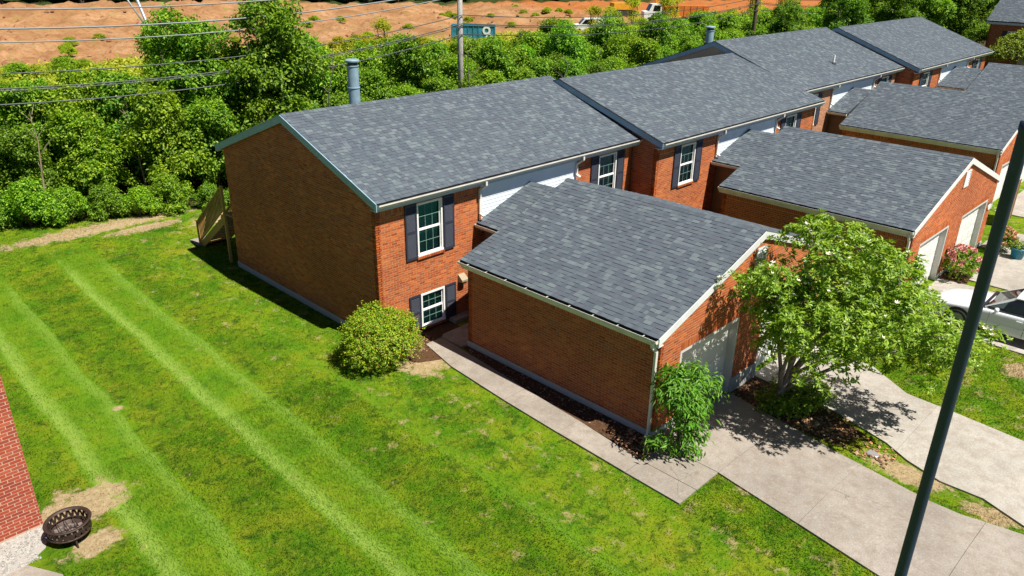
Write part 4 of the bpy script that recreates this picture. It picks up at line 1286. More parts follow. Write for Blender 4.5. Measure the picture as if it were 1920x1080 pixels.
# far wood behind the building site
for k in range(74):
    t = k / 73
    fx = -25 + 260 * t + r.uniform(-2, 2); fy = 172 - .42 * fx + r.uniform(0, 14)
    plant('woodland_tree', r.choice((0, 2, 3, 3)), fx, fy, 0, r.uniform(1.5, 2.1), r.uniform(0, 6.28), 'distant dark woodland tree behind the bare earth, ' + ('at the upper left' if fx < 60 else 'at top centre' if fx < 130 else 'at the upper right'), 'tree', 'trees of the far woodland', r.choice(((1, 1, 1), (1.4, 1.3, 1), (.7, .8, .8))), None, M['leaf_wood'])
# bare thin saplings in front of the hedge
for (sx, sy, h, lab) in ((-3.4, 19.2, 5.2, 'thin bare pale sapling leaning at the front of the hedgerow at far left'), (.9, 19.6, 4.6, 'dead leaning stick among the hedgerow leaves')):
    m = MB(); rr = random.Random(int(h * 10)); p = Vector((sx, sy, -.05)); pts = [p]
    for q in range(7):
        p = p + Vector((rr.uniform(-.12, .06), rr.uniform(-.1, .02), h / 7)); pts.append(p)
    m.tube(pts, [.05, .046, .04, .034, .028, .02, .014, .007], 6)
    T = empty('sapling', (sx, sy, 0), lab, 'tree')
    m.build('trunk', M['bark_pale'], T)
    for q in range(2, 7):
        for j in range(2):
            a = rr.uniform(0, 6.28); L = rr.uniform(.5, 1.2)
            b = pts[q]; e = b + Vector((math.cos(a) * L * .6, math.sin(a) * L * .6, L * .7))
            MB().tube([b, b.lerp(e, .5) + Vector((0, 0, .06)), e], [.016, .011, .005], 5).build('branch', M['bark_pale'], T)

for k in range(9):
    rr = random.Random(700 + k)
    hx = -11 + k * 7.3 + rr.uniform(-1, 1); hy = hedge_y(hx) + rr.uniform(1.0, 4.5); h = rr.uniform(5.2, 7.4) * (.8 if hx < 2 else .92)
    T = empty('dead_limb', (hx, hy, 0), 'bare hedgerow branch, ' + stretch(hx), 'branch', 'bare branches in the hedgerow')
    p = Vector((hx, hy, -.1)); pts = [p]
    for q in range(6):
        p = p + Vector((rr.uniform(-.3, .3), rr.uniform(-.35, .1), h / 6)); pts.append(p)
    MB().tube(pts, [.07, .06, .05, .04, .03, .018, .007], 6).build('limb', M['bark_grey'], T)
    for q in (3, 4, 4, 5, 5):
        a = rr.uniform(0, 6.28); L = rr.uniform(.5, 1.3); e = pts[q] + Vector((math.cos(a) * L * .7, math.sin(a) * L * .7, L * .6))
        MB().tube([pts[q], pts[q].lerp(e, .5) + Vector((0, 0, .08)), e], [.02, .013, .005], 5).build('twig', M['bark_grey'], T)
# ------------------------------------------------------------------ front garden tree (magnolia-like, leaf whorls)
_leaf1 = {}
def single_leaves(V, parent, mat, keep, name='leaf'):
    """take the leaves nearest the camera as objects of their own; returns mask of the rest"""
    L = V.reshape(-1, 4, 3)
    d = np.linalg.norm(L.mean(1) - np.array(CAM_POS), axis=1)
    nrm = np.cross(L[:, 1] - L[:, 0], L[:, 3] - L[:, 0]); nn = np.linalg.norm(nrm, axis=1) + 1e-9
    vd = (np.array(CAM_POS) - L.mean(1)) / d[:, None]
    sz = np.abs((nrm * vd).sum(1)) / d ** 2
    pick = np.argsort(-sz)[:keep]
    mask = np.ones(len(L), bool); mask[pick] = False
    if mat.name not in _leaf1:
        me = bpy.data.meshes.new('leaf')
        me.from_pydata([(0, 0, 0), (.5, .5, .22), (1, 0, -.12), (.5, -.5, .22)], [], [(0, 1, 2), (0, 2, 3)])
        me.materials.append(mat); me.update(); _leaf1[mat.name] = me
    me = _leaf1[mat.name]
    base = world_loc(parent)
    rr = random.Random(3)
    for i in pick:
        c, a, t, b = [Vector(q) for q in L[i]]
        X = t - c; ln = X.length; X.normalize()
        Y = (a - b); w = Y.length; Y = (Y - X * Y.dot(X)).normalized()
        Z = X.cross(Y)
        o = bpy.data.objects.new(name, me); COL.objects.link(o); o.parent = parent
        o.matrix_basis = Matrix.Translation(c - base) @ Matrix((X * ln, Y * w, Z * w)).transposed().to_4x4()
        v = rr.choice((.75, .95, 1.15, 1.4)); o.color = (v, v, v, 1)
    return mask
def branch_curve(a, b, sag, rr, n=5):
    a, b = Vector(a), Vector(b); out = []
    for i in range(n + 1):
        t = i / n
        p = a.lerp(b, t) + Vector((0, 0, sag * 4 * t * (1 - t))) + (Vector((rr.uniform(-1, 1), rr.uniform(-1, 1), rr.uniform(-1, 1))) * .06 if 0 < i < n else Vector())
        out.append(p)
    return out
def garden_tree():
    bx, by = 5.9, -9.45; bz = float(gz(bx, by))
    T = empty('garden_tree', (bx, by, bz), 'spreading green garden tree with pale blossoms between the two driveways', 'tree')
    rr = random.Random(21); r = np.random.default_rng(21)
    trunk = MB()
    t0 = Vector((bx, by, bz - .1))
    fork = Vector((bx + .15, by - .15, bz + 1.0))
    trunk.tube([t0, Vector((bx + .02, by - .02, bz + .3)), fork], [.12, .10, .09], 10)
    trunk.build('trunk', M['bark_grey'], T, True)
    cc = np.array([6.55, -11.0, 3.15])
    tips = []
    mains = [(4.3, -10.2, 3.0), (5.1, -12.4, 3.3), (6.7, -13.0, 2.5), (8.2, -12.5, 2.2), (7.9, -10.6, 3.3), (6.5, -9.4, 4.5), (5.9, -10.6, 4.75), (7.0, -11.5, 3.7), (4.7, -9.3, 3.7)]
    for i, e in enumerate(mains):
        pts = branch_curve(fork if i % 2 else Vector((bx + .06, by - .05, bz + .6)), e, .45, rr, 6)
        MB().tube(pts, [.062, .054, .046, .037, .028, .02, .011], 7).build('branch', M['bark_grey'], T, True)
        for q in (3, 4, 5, 6):
            for j in range(3):
                a = rr.uniform(0, 6.28); L = rr.uniform(.5, 1.1)
                e2 = pts[q] + Vector((math.cos(a) * L, math.sin(a) * L, rr.uniform(-.15, .6)))
                tips.append((pts[q], e2))
    tw = MB()
    for a, b in tips: tw.tube(branch_curve(a, b, .05, rr, 3), [.015, .012, .008, .004], 5, cap=False)
    tag(tw.build('twigs', M['bark_grey'], T), kind='stuff')
    # leaf whorls spread through uneven lobes round the branch ends
    lobes = []
    for (a, b) in tips: lobes.append((*b, .42, .42, .34))
    for e in mains: lobes.append((*e, .65, .65, .5))
    lobes += [(6.1, -10.6, 3.95, 1.35, 1.3, .85), (5.2, -10.9, 3.3, 1.1, 1.0, .7), (7.3, -11.8, 2.9, .9, .9, .6), (6.9, -12.7, 2.5, 1.1, .8, .6), (7.9, -12.0, 2.3, .7, .7, .5), (5.0, -9.9, 3.1, .9, .7, .6), (6.2, -11.9, 3.2, 1.3, 1.0, .8), (4.6, -10.5, 2.35, .75, .6, .5), (5.2, -11.2, 2.2, .8, .6, .5), (4.3, -9.9, 2.7, .55, .5, .45), (4.9, -9.5, 2.1, .55, .5, .42), (5.5, -10.4, 2.2, .6, .55, .42), (4.2, -10.9, 1.9, .4, .4, .32), (7.3, -13.1, 2.0, .7, .5, .4)]
    lb = np.array(lobes)
    m = 3900
    idx = r.choice(len(lb), m, p=(lb[:, 3] ** 1.25) / (lb[:, 3] ** 1.25).sum())
    d = rand_unit(m, r)
    d[:, 2] = np.where((d[:, 2] < -.2) & (r.random(m) < .55), -d[:, 2], d[:, 2])
    W = lb[idx, :3] + d * lb[idx, 3:6] * (1 - .5 * r.random(m) ** 1.6)[:, None]
    ax = d * .55 + np.array([0, 0, .75]) + r.normal(size=(m, 3)) * .3
    ax /= np.linalg.norm(ax, axis=1, keepdims=True)
    per = 8
    C = np.repeat(W, per, 0); A = np.repeat(ax, per, 0)
    ang = np.tile(np.arange(per) * 2.4, m) + np.repeat(r.uniform(0, 6.28, m), per)
    ref = np.where(np.abs(A[:, 2:3]) < .9, np.array([[0, 0, 1.]]), np.array([[1., 0, 0]]))
    U = np.cross(A, ref); U /= np.linalg.norm(U, axis=1, keepdims=True); Vv = np.cross(A, U)
    rad = U * np.cos(ang)[:, None] + Vv * np.sin(ang)[:, None]
    tilt = r.uniform(.1, .7, len(C))[:, None]
    D = rad + A * tilt
    N = A - rad * tilt
    N /= np.linalg.norm(N, axis=1, keepdims=True)
    N += r.normal(size=N.shape) * .12; N /= np.linalg.norm(N, axis=1, keepdims=True)
    C = C + r.normal(size=C.shape) * .015
    V, F = leaves(C, N, D, .140, .052, r, .22, .12)
    crown = bpy.data.objects.new('crown', bpy.data.meshes.new('crown'))
    COL.objects.link(crown); attach(crown, T)
    mask = single_leaves(V, crown, M['leaf_magnolia'], 300)
    Vr = V.reshape(-1, 4, 3)[mask].reshape(-1, 3); n = len(Vr) // 4
    k = np.arange(n)[:, None] * 4
    Fr = np.concatenate([np.concatenate([k, k + 1, k + 2], 1), np.concatenate([k, k + 2, k + 3], 1)], 0)
    crown.data = np_mesh('crown', Vr, Fr, M['leaf_magnolia']); crown['kind'] = 'stuff'
    # pale blossoms on whorl tips at the outside
    M['blossom'] = plain('cream_blossom', (.75, .70, .56), .6)
    pm = MB()
    for j in range(6):
        a = j * math.pi / 3
        pm.add([(0, 0, 0), (.05 * math.cos(a - .4), .05 * math.sin(a - .4), .03), (.085 * math.cos(a), .085 * math.sin(a), .05), (.05 * math.cos(a + .4), .05 * math.sin(a + .4), .03)], [(0, 1, 2, 3)])
    bm_ = bpy.data.meshes.new('blossom'); bm_.from_pydata(pm.v, [], pm.f); bm_.materials.append(M['blossom']); bm_.update()
    sel = [i for i in range(m) if d[i, 2] > .1]
    rr.shuffle(sel)
    for i in sel[:130]:
        o = shared('blossom', bm_, T, W[i] + ax[i] * .05, (rr.uniform(-.6, .6), rr.uniform(-.6, .6), rr.uniform(0, 6)))
        s = rr.uniform(.6, 1.15); o.scale = (s, s, s)
garden_tree()
# dark undergrowth at its foot
plantable = crown_mesh('foliage', [(0, 0, .28, .8, .7, .35), (.6, -.3, .3, .5, .5, .3), (-.55, .25, .25, .45, .45, .28)], 2600, .11, .06, M['leaf_hedge'], 301, .6, .06, 8)
T = empty('ground_shrub', (6.35, -9.75, -.28), 'dark green low shrub at the foot of the garden tree', 'shrub')
o = bpy.data.objects.new('foliage', plantable); COL.objects.link(o); o.parent = T

# clipped round shrub at the house corner
def round_shrub():
    cx, cy = -.42, -.42
    T = empty('round_shrub', (cx, cy, 0), 'rounded clipped yellow green shrub at the corner of the nearest townhouse', 'shrub')
    lobes = [(0, 0, .70, 1.12, 1.08, .76), (.42, -.25, .95, .55, .55, .60), (-.50, .15, .95, .5, .55, .62), (.05, .45, 1.05, .55, .5, .60), (-.1, -.5, .80, .6, .55, .60), (-.85, -.35, .6, .35, .4, .4), (.3, .1, 1.25, .35, .35, .3), (-.35, -.2, 1.2, .4, .35, .3)]
    me = crown_mesh('foliage', lobes, 26000, .052, .032, M['leaf_shrub'], 401, .16, .028, 8, .5, .2, .1)
    o = bpy.data.objects.new('foliage', me); COL.objects.link(o); o.parent = T
    red = crown_mesh('new_growth', [(.72, -.05, .75, .42, .5, .5), (.5, .3, 1.1, .4, .4, .35)], 900, .055, .032, leaf_mat('reddish_leaf', (.22, .07, .03), (.36, .15, .06), (.42, .30, .08), .3), 402, .25, .03, 8, .5, .2, .1)
    o = bpy.data.objects.new('new_growth', red); COL.objects.link(o); o.parent = T; o['kind'] = 'stuff'
    rr = random.Random(4); m = MB()
    for i in range(26):
        a = rr.uniform(0, 6.28); q = rr.uniform(.3, .85)
        m.tube([(cx + .1 * math.cos(a), cy + .1 * math.sin(a), -.05), (cx + q * .6 * math.cos(a), cy + q * .6 * math.sin(a), .4), (cx + q * math.cos(a), cy + q * math.sin(a), rr.uniform(.8, 1.25))], [.018, .012, .005], 5, cap=False)
    tag(m.build('stems', M['twig_red'], T), kind='stuff')
    # bare reddish twigs on its right side
    m = MB()
    for i in range(220):
        a = rr.uniform(-.6, 1.0); b = Vector((cx + .75 * math.cos(a), cy + .75 * math.sin(a), rr.uniform(.2, .9)))
        m.tube([b, b + Vector((rr.uniform(.1, .45), rr.uniform(-.2, .2), rr.uniform(.05, .4)))], [.007, .003], 4, cap=False)
    tag(m.build('bare_twigs', M['twig_red'], T), kind='stuff')
round_shrub()

# drooping bush at the garage corner
def corner_bush():
    cx, cy = 2.05, -8.95
    T = empty('corner_bush', (cx, cy, 0), 'bright green drooping bush at the front corner of the nearest garage', 'bush')
    r = np.random.default_rng(51); rr = random.Random(51)
    m = MB()
    for i in range(9):
        a = rr.uniform(0, 6.28); q = rr.uniform(.25, .75)
        m.tube(branch_curve((cx, cy, -.05), (cx + q * math.cos(a), cy + q * math.sin(a), rr.uniform(1.4, 2.2)), .2, rr, 4), [.022, .018, .013, .009, .004], 6)
    m.build('stems', M['bark'], T)
    lobes = [(2.2, -8.85, 1.6, .72, .6, .42), (2.7, -9.05, 1.55, .42, .4, .32), (1.75, -8.8, 1.7, .45, .42, .38), (2.15, -9.05, 1.0, .5, .45, .5), (2.05, -9.1, .45, .48, .45, .4), (2.55, -8.7, 1.9, .32, .3, .22), (2.0, -8.6, 2.0, .3, .26, .2), (1.35, -8.75, .55, .3, .25, .18), (1.85, -9.15, 1.35, .42, .4, .4)]
    C, N = crown_points(lobes, 3000, r, .6, .075, 6)
    k = len(C)
    D = N * .8 + r.normal(size=(k, 3)) * .45 + np.array([0, 0, -.45])
    Nn = N * .8 + np.array([0, 0, .75]) + r.normal(size=(k, 3)) * .3
    Nn /= np.linalg.norm(Nn, axis=1, keepdims=True)
    V, F = leaves(C, Nn, D, .17, .046, r, .2, .3)
    crown = bpy.data.objects.new('foliage', bpy.data.meshes.new('foliage')); COL.objects.link(crown); attach(crown, T)
    mask = single_leaves(V, crown, M['leaf_vine'], 300)
    Vr = V.reshape(-1, 4, 3)[mask].reshape(-1, 3); n = len(Vr) // 4; q = np.arange(n)[:, None] * 4
    crown.data = np_mesh('foliage', Vr, np.concatenate([np.concatenate([q, q + 1, q + 2], 1), np.concatenate([q, q + 2, q + 3], 1)], 0), M['leaf_vine']); crown['kind'] = 'stuff'
corner_bush()

# flowering bushes by the second garage, potted plant
def flower_bush(name, x, y, w, h, n, petal, label, seed):
    T = empty(name, (x, y, 0), label, 'bush')
    me = crown_mesh('foliage', [(0, 0, h * .5, w, w * .85, h * .45), (w * .5, -.1, h * .45, w * .6, w * .6, h * .35)], n, .085, .05, M['leaf_hedge'], seed, .5, .05, 7)
    o = bpy.data.objects.new('foliage', me); COL.objects.link(o); o.parent = T
    rr = random.Random(seed)
    pm = MB()
    for lay_, (rd, tl) in enumerate(((.075, .02), (.05, .05), (.03, .065))):
        for j in range(6):
            a = j * math.pi / 3 + lay_ * .5
            pm.add([(0, 0, 0), (rd * .8 * math.cos(a - .5), rd * .8 * math.sin(a - .5), tl), (rd * math.cos(a), rd * math.sin(a), tl * 1.2), (rd * .8 * math.cos(a + .5), rd * .8 * math.sin(a + .5), tl)], [(0, 1, 2, 3)])
    bm_ = bpy.data.meshes.new('flower'); bm_.from_pydata(pm.v, [], pm.f); bm_.materials.append(petal); bm_.update()
    for i in range(70):
        a = rr.uniform(0, 6.28); e = rr.uniform(-.2, 1.3)
        p = Vector((x + w * 1.08 * math.cos(a) * math.cos(e), y + w * .95 * math.sin(a) * math.cos(e), h * .5 + h * .5 * math.sin(e)))
        o = shared('flower', bm_, T, p, (rr.uniform(-.8, .8), rr.uniform(-.8, .8), rr.uniform(0, 6)))
        s = rr.uniform(.8, 1.6); o.scale = (s, s, s)
flower_bush('rose_bush', 18.75, -10.05, .72, 1.25, 2600, plain('pink_petal', (.60, .27, .24), .6, noise=.35, nscale=6), 'rose bush with pink flowers between the white garage doors', 611)
flower_bush('flower_bush', 23.1, -10.35, .5, 1.05, 1800, plain('orange_petal', (.62, .36, .20), .6, noise=.3, nscale=6), 'small bush with orange flowers behind the lamp post', 612)
def pot():
    x, y = 22.75, -11.05
    T = empty('flower_pot', (x, y, .05), 'teal blue flower pot with green plant on the driveway', 'plant pot')
    MB().lathe((x, y, .05), [(0, 0), (.19, 0), (.21, .02), (.27, .38), (.30, .38), (.30, .43), (.26, .43), (.25, .36), (0, .36)], 24).build('pot', plain('teal_glaze', (.02, .17, .26), .3), T, True)
    me = crown_mesh('plant', [(0, 0, .48, .26, .26, .16)], 260, .16, .04, M['leaf_small'], 77, .7, .05, 5)
    o = bpy.data.objects.new('plant', me); COL.objects.link(o); o.parent = T
pot()
# small bright tree upper right
tm = MB().tube([(0, 0, -.1), (.05, 0, 1.2), (0, .1, 2.4)], [.09, .07, .04], 8)
T = empty('ornamental_tree', (46.5, -7.6, 2.2), 'small bright yellow green tree beneath the distant house', 'tree')
T.location = (73.0, 2.3, 0)
o = bpy.data.objects.new('crown', crown_mesh('crown', [(0, 0, 3.6, 1.5, 1.5, .9), (.9, -.6, 3.0, 1.2, 1.2, .7), (-.9, .7, 3.0, 1.1, 1.1, .7), (.1, -.2, 4.3, .8, .8, .6), (-.4, 1.4, 2.6, .8, .8, .5), (.6, -1.8, 2.8, 1.0, 1.0, .6)], 7000, .17, .10, M['leaf_small'], 88, .55, .1, 8)); COL.objects.link(o); o.parent = T
me = bpy.data.meshes.new('trunk'); me.from_pydata(tm.v, [], tm.f); me.materials.append(M['bark']); me.update()
o = bpy.data.objects.new('trunk', me); COL.objects.link(o); o.parent = T; o.scale = (1.2, 1.2, 1.5)

# ------------------------------------------------------------------ beds, gravel, litter
def bed(name, poly, mat, top=.02):  # planting beds and other loose ground sheets
    return tag(slab(name, poly, top, .04, mat), kind='structure')
def mulch_material():
    n = NT('mulch')
    c = n.ramp(n.noise(22, 5, .8), [(.3, (.030, .018, .010)), (.5, (.085, .045, .024)), (.66, (.17, .085, .045)), (.8, (.30, .20, .12))])
    n.set(c, .95, spec=.1); n.bump(n.noise(30, 4, .8), .9, .03)
    return n.mat
M['mulch'] = mulch_material()
bed('mulch_bed', [(1.84, -1.45), (2.06, -1.45), (2.06, -8.1), (1.12, -8.5), (1.25, -7.35), (1.39, -5.65), (1.53, -3.55), (1.71, -1.98)], M['mulch'])
bed('mulch_bed', [(5.79, -8.1), (7.12, -8.1), (6.95, -10.6), (6.5, -11.7), (5.5, -11.3), (5.4, -10.2)], M['mulch'], .015)
bed('mulch_bed', [(.1, .3), (2.9, .3), (2.7, -.3), (1.25, -.45), (.9, -1.5), (.3, -1.2), (.0, -.6)], M['mulch'], .012)
bed('mulch_bed', [(18.2, -9.55), (19.5, -9.55), (19.4, -10.4), (18.3, -10.5)], M['mulch'], .055)
def scatter_chips(name, rects, n, size, mats, label, cat, seed, thick=.25, zoff=.02):
    r = random.Random(seed); m = MB()
    for i in range(n):
        x0, y0, x1, y1 = r.choice(rects)
        x, y = r.uniform(x0, x1), r.uniform(y0, y1); z = float(gz(x, y)) + zoff
        s = size * r.uniform(.5, 1.4); a = r.uniform(0, 6.28); e = r.uniform(.4, .8)
        ca, sa = math.cos(a), math.sin(a); tl = r.uniform(-.4, .4)
        q = [(s, 0), (0, s * e), (-s, 0), (0, -s * e)]
        vs = [(x + ca * p - sa * t, y + sa * p + ca * t, z + p * tl + abs(tl) * s) for p, t in q] + [(x, y, z + s * thick + abs(tl) * s + .004)]
        m.add(vs, [(0, 1, 4), (1, 2, 4), (2, 3, 4), (3, 0, 4)], r.randrange(len(mats)))
    o = m.build(name, mats)
    return tag(o, label, cat, kind='stuff')
chipm = [plain('chip_a', (.26, .13, .07), .9), plain('chip_b', (.12, .06, .035), .9), plain('chip_c', (.36, .25, .15), .9)]
scatter_chips('wood_chips', [(1.45, -7.9, 2.0, -1.6), (5.6, -11.2, 6.9, -8.2), (5.5, -11.3, 6.3, -9.5), (.2, -.9, 1.6, .2)], 1500, .035, chipm, 'brown mulch chips scattered on the planting beds', 'mulch', 5)
scatter_chips('leaf_litter', [(5.3, -12.6, 6.4, -10.2), (1.2, -8.6, 2.0, -7.6)], 420, .05, chipm + [plain('dry_leaf', (.50, .22, .10), .8)], 'dry fallen leaves under the garden tree', 'leaf litter', 6, .1)
grm = [plain('gravel_a', (.40, .38, .35), .9), plain('gravel_b', (.26, .25, .23), .9)]
scatter_chips('gravel', [(-12.5, -1.85, -9.5, -1.22), (-12.5, -2.2, -9.9, -1.6)], 3000, .028, grm, 'white gravel strip along the left house wall', 'gravel', 8, .7, .0)
bed('gravel_bed', [(-13, -1.2), (-9.45, -1.2), (-9.75, -1.95), (-10.2, -2.25), (-13, -2.25)], plain('gravel_ground', (.33, .31, .28), .95, nscale=60, noise=.3), .008)
bed('patio_slab', [(-13, -2.28), (-10.15, -2.28), (-9.75, -3.0), (-10.2, -5.0), (-13, -5.0)], M['walk'], .04)
mt = MB().lathe((5.75, -12.15, float(gz(5.75, -12.15)) + .004), [(0, .035), (.13, .035), (.15, .02), (.16, -.02)], 18).build('meter_cover', plain('cover_grey', (.33, .33, .34), .5, .4))
tag(mt, 'grey round meter cover in the grass strip between driveways', 'cover')
# grass blades
def blades():
    r = np.random.default_rng(99)
    rects = [(-13, -15, .6, 19.2, 175000), (.3, 9.6, 9, 17, 9000), (4.3, -16.2, 6.9, -9.8, 12000), (9.0, -16.5, 13.9, -8.2, 34000), (.3, -16, 2.1, -10, 14000), (-13, -12, -2, 0, 90000), (23.0, -13, 29, -10.8, 9000)]
    P = []
    for x0, y0, x1, y1, n in rects:
        P.append(np.stack([r.uniform(x0, x1, n), r.uniform(y0, y1, n)], 1))
    P = np.concatenate(P)
    x, y = P[:, 0], P[:, 1]
    def edge(pts, yy):    # x of a polyline given as (x,y), y falling
        pts = sorted(pts, key=lambda q: q[1]); return np.interp(yy, [q[1] for q in pts], [q[0] for q in pts])
    j = r.normal(size=len(x)) * .03
    ok = np.ones(len(x), bool)
    wlx = edge([(1.25, .3)] + wl_, y); ok &= ~((y > -10.06 + j) & (y < .3) & (x > wlx + j - .01))
    d1l = edge([(1.98, -10.06), (1.75, -11.55), (1.38, -13.86), (.9, -17)], y); d1r = edge([(5.35, -10.2), (5.03, -11.8), (4.7, -13.8), (4.72, -14.45), (4.97, -15.3), (5.15, -16.2)], y)
    ok &= ~((y <= -10.05) & (x > d1l + j) & (x < d1r - j))
    d2l = edge([(7.0, -10.6), (6.5, -12.2), (6.1, -12.84), (5.78, -13.7), (5.82, -14.6), (5.4, -15.5), (5.17, -16.2)], y); d2r = edge([(10.2, -8.1), (10.2, -10.4), (9.36, -11.68), (9.26, -13.1), (9.1, -14.65), (9.1, -17)], y)
    ok &= ~((y < -8) & (x > d2l + j) & (x < d2r - j))
    ok &= ~((x > 13.72 + j) & (x < 22.9) & (y < -9))
    ok &= ~((x > .08) & (y > -.3) & (y < 9.3) & (x < 12)) 
    ok &= ~((x < -9.5) & (y > -2.2) & (y < 8)) & ~((x < -9.8) & (y > -5.1) & (y < 8))
    ok &= ~((x > 9) & (x < 14.2) & (y > -8.0)) | (y > 9)
    # thin on bare patches
    for cx, cy, rx, ry in ((-8.9, -1.1, 1.1, .75), (-9.0, -2.5, .8, .5), (.35, -1.3, .7, .7), (5.6, -13.2, .6, 1.4), (-6.81, 2.31, .3, .22), (3.2, 14.9, 2.2, .8), (-.9, 16.6, 2.4, .6)):
        ok &= ~((((x - cx) / rx) ** 2 + ((y - cy) / ry) ** 2 < 1.1) & (r.random(len(x)) < .85))
    x, y = x[ok], y[ok]; n = len(x)
    z = gz(x, y)
    h = r.uniform(.028, .062, n); w = r.uniform(.007, .013, n)
    a = r.uniform(0, 2 * np.pi, n)
    st = .42 - ((x - .03 * y + 8.25) / 3.2) % 1.0
    lx = r.normal(size=n) * .45; ly = np.where(st > 0, .55, -.55) + r.normal(size=n) * .45
    b = np.stack([x, y, z - .004], 1)
    s = np.stack([np.cos(a), np.sin(a), np.zeros(n)], 1) * w[:, None]
    tip = b + np.stack([lx * h, ly * h, h], 1)
    V = np.stack([b - s, b + s, tip], 1).reshape(-1, 3)
    F = np.arange(3 * n).reshape(-1, 3)
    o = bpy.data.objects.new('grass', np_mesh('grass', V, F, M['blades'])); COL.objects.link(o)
    tag(o, 'short mown lawn grass with pale mowing stripes', 'grass', kind='stuff')
blades()

# ------------------------------------------------------------------ wooden stair and deck behind the nearest house
def stairs():
    n = NT('weathered_pine')
    f = n.noise(5, 5, .65, n.node('ShaderNodeVectorMath', {0: n.pos(), 1: (4, 4, .8)}, operation='MULTIPLY').outputs[0])
    n.set(n.ramp(f, [(.3, (.30, .165, .045)), (.6, (.44, .26, .08)), (.8, (.50, .34, .13))]), .75); n.bump(f, .3, .01)
    W = n.mat
    x0, x1 = .10, 1.15; ya, yb = 9.75, 12.35; zt = 1.95
    T = empty('wooden_stairs', ((x0 + x1) / 2, 11, 0), 'wooden stairs with railing behind the shaded gable wall', 'stairs')
    for xx in (x0 + .03, x1 - .03): MB().prism([(xx - .02, ya, zt), (xx - .02, ya, zt - .33), (xx - .02, yb - .3, .0), (xx - .02, yb, 0), (xx - .02, yb, .12)], (.04, 0, 0)).build('stringer', W, T)
    k = 10
    for i in range(k):
        t = (i + .5) / k; MB().box((x0 + .055, yb - (yb - ya) * (i + 1) / k, zt * t - .02), (x1 - .055, yb - (yb - ya) * i / k + .02, zt * t + .015)).build('tread', W, T)
    for xx in (x0 + .0, x1 - .0):
        MB().box((xx - .045, ya - .02, -.05), (xx + .045, ya + .07, zt + 1.05)).build('post', W, T)
        MB().box((xx - .045, yb - .06, -.05), (xx + .045, yb + .03, 1.08)).build('post', W, T)
        MB().bar((xx, ya + .07, zt + .98), (xx, yb - .06, 1.02), .09, .045).build('handrail', W, T)
        MB().bar((xx, ya + .07, zt + .16), (xx, yb - .06, .22), .045, .08).build('bottom_rail', W, T)
        for i in range(1, 20):
            t = i / 20; y = ya + .07 + (yb - .13 - ya) * t; zb = zt + .16 + (.22 - zt - .16) * t
            MB().box((xx - .018, y - .018, zb), (xx + .018, y + .018, zb + .80)).build('baluster', W, T)
    D = empty('deck', (2.6, 10.3, 0), 'raised wooden deck at the back of the nearest townhouse', 'deck')
    for i in range(8): MB().box((.1, 9.25 + i * .145 + .0, zt - .035), (5.0, 9.25 + i * .145 + .138, zt)).build('deck_board', W, D) if 9.25 + i * .145 < 9.75 else None
    for xx in (2.4, 4.9): MB().box((xx - .045, 9.5, -.05), (xx + .045, 9.6, zt - .04)).build('post', W, D)
    b = MB().box((.0, yb - .05, .0), (1.25, yb + .75, .05)).build('landing_slab', M['walk'], T)
stairs()

# ------------------------------------------------------------------ lamp post near the camera
def lamp_post():
    x, y = -4.53, -15.43
    T = empty('lamp_post', (x, y, 0), 'tall dark lamp post crossing the right side of the view', 'lamp post')
    MB().lathe((x, y, 0), [(.19, 0), (.19, .04), (.13, .07), (.075, .5), (.060, .55), (.052, 9.72), (.058, 9.73), (.058, 9.80), (.0, 9.81)], 28).build('pole', M['lamp_black'], T, True)
    p = Vector((x, y, 9.62)); d = Vector((.70, -.71, 0))
    MB().tube([p + d * .05, p + d * .5 + Vector((0, 0, .05)), p + d * .9 + Vector((0, 0, .06))], .03, 10).build('arm', M['lamp_black'], T, True)
    c = p + d * 1.2
    h = MB().bar(p + d * .85 + Vector((0, 0, .06)), p + d * 1.5 + Vector((0, 0, .06)), .3, .1).build('lamp_head', M['lamp_black'], T)
    MB().bar(p + d * .95 + Vector((0, 0, .005)), p + d * 1.4 + Vector((0, 0, .005)), .24, .008).build('lens', M['frame'], h)
    for z in (4.0, 5.6): MB().lathe((x + .06, y - .03, z), [(0, 0), (.012, .002), (.012, .02), (0, .022)], 8).build('bolt', M['lamp_black'], T)
lamp_post()

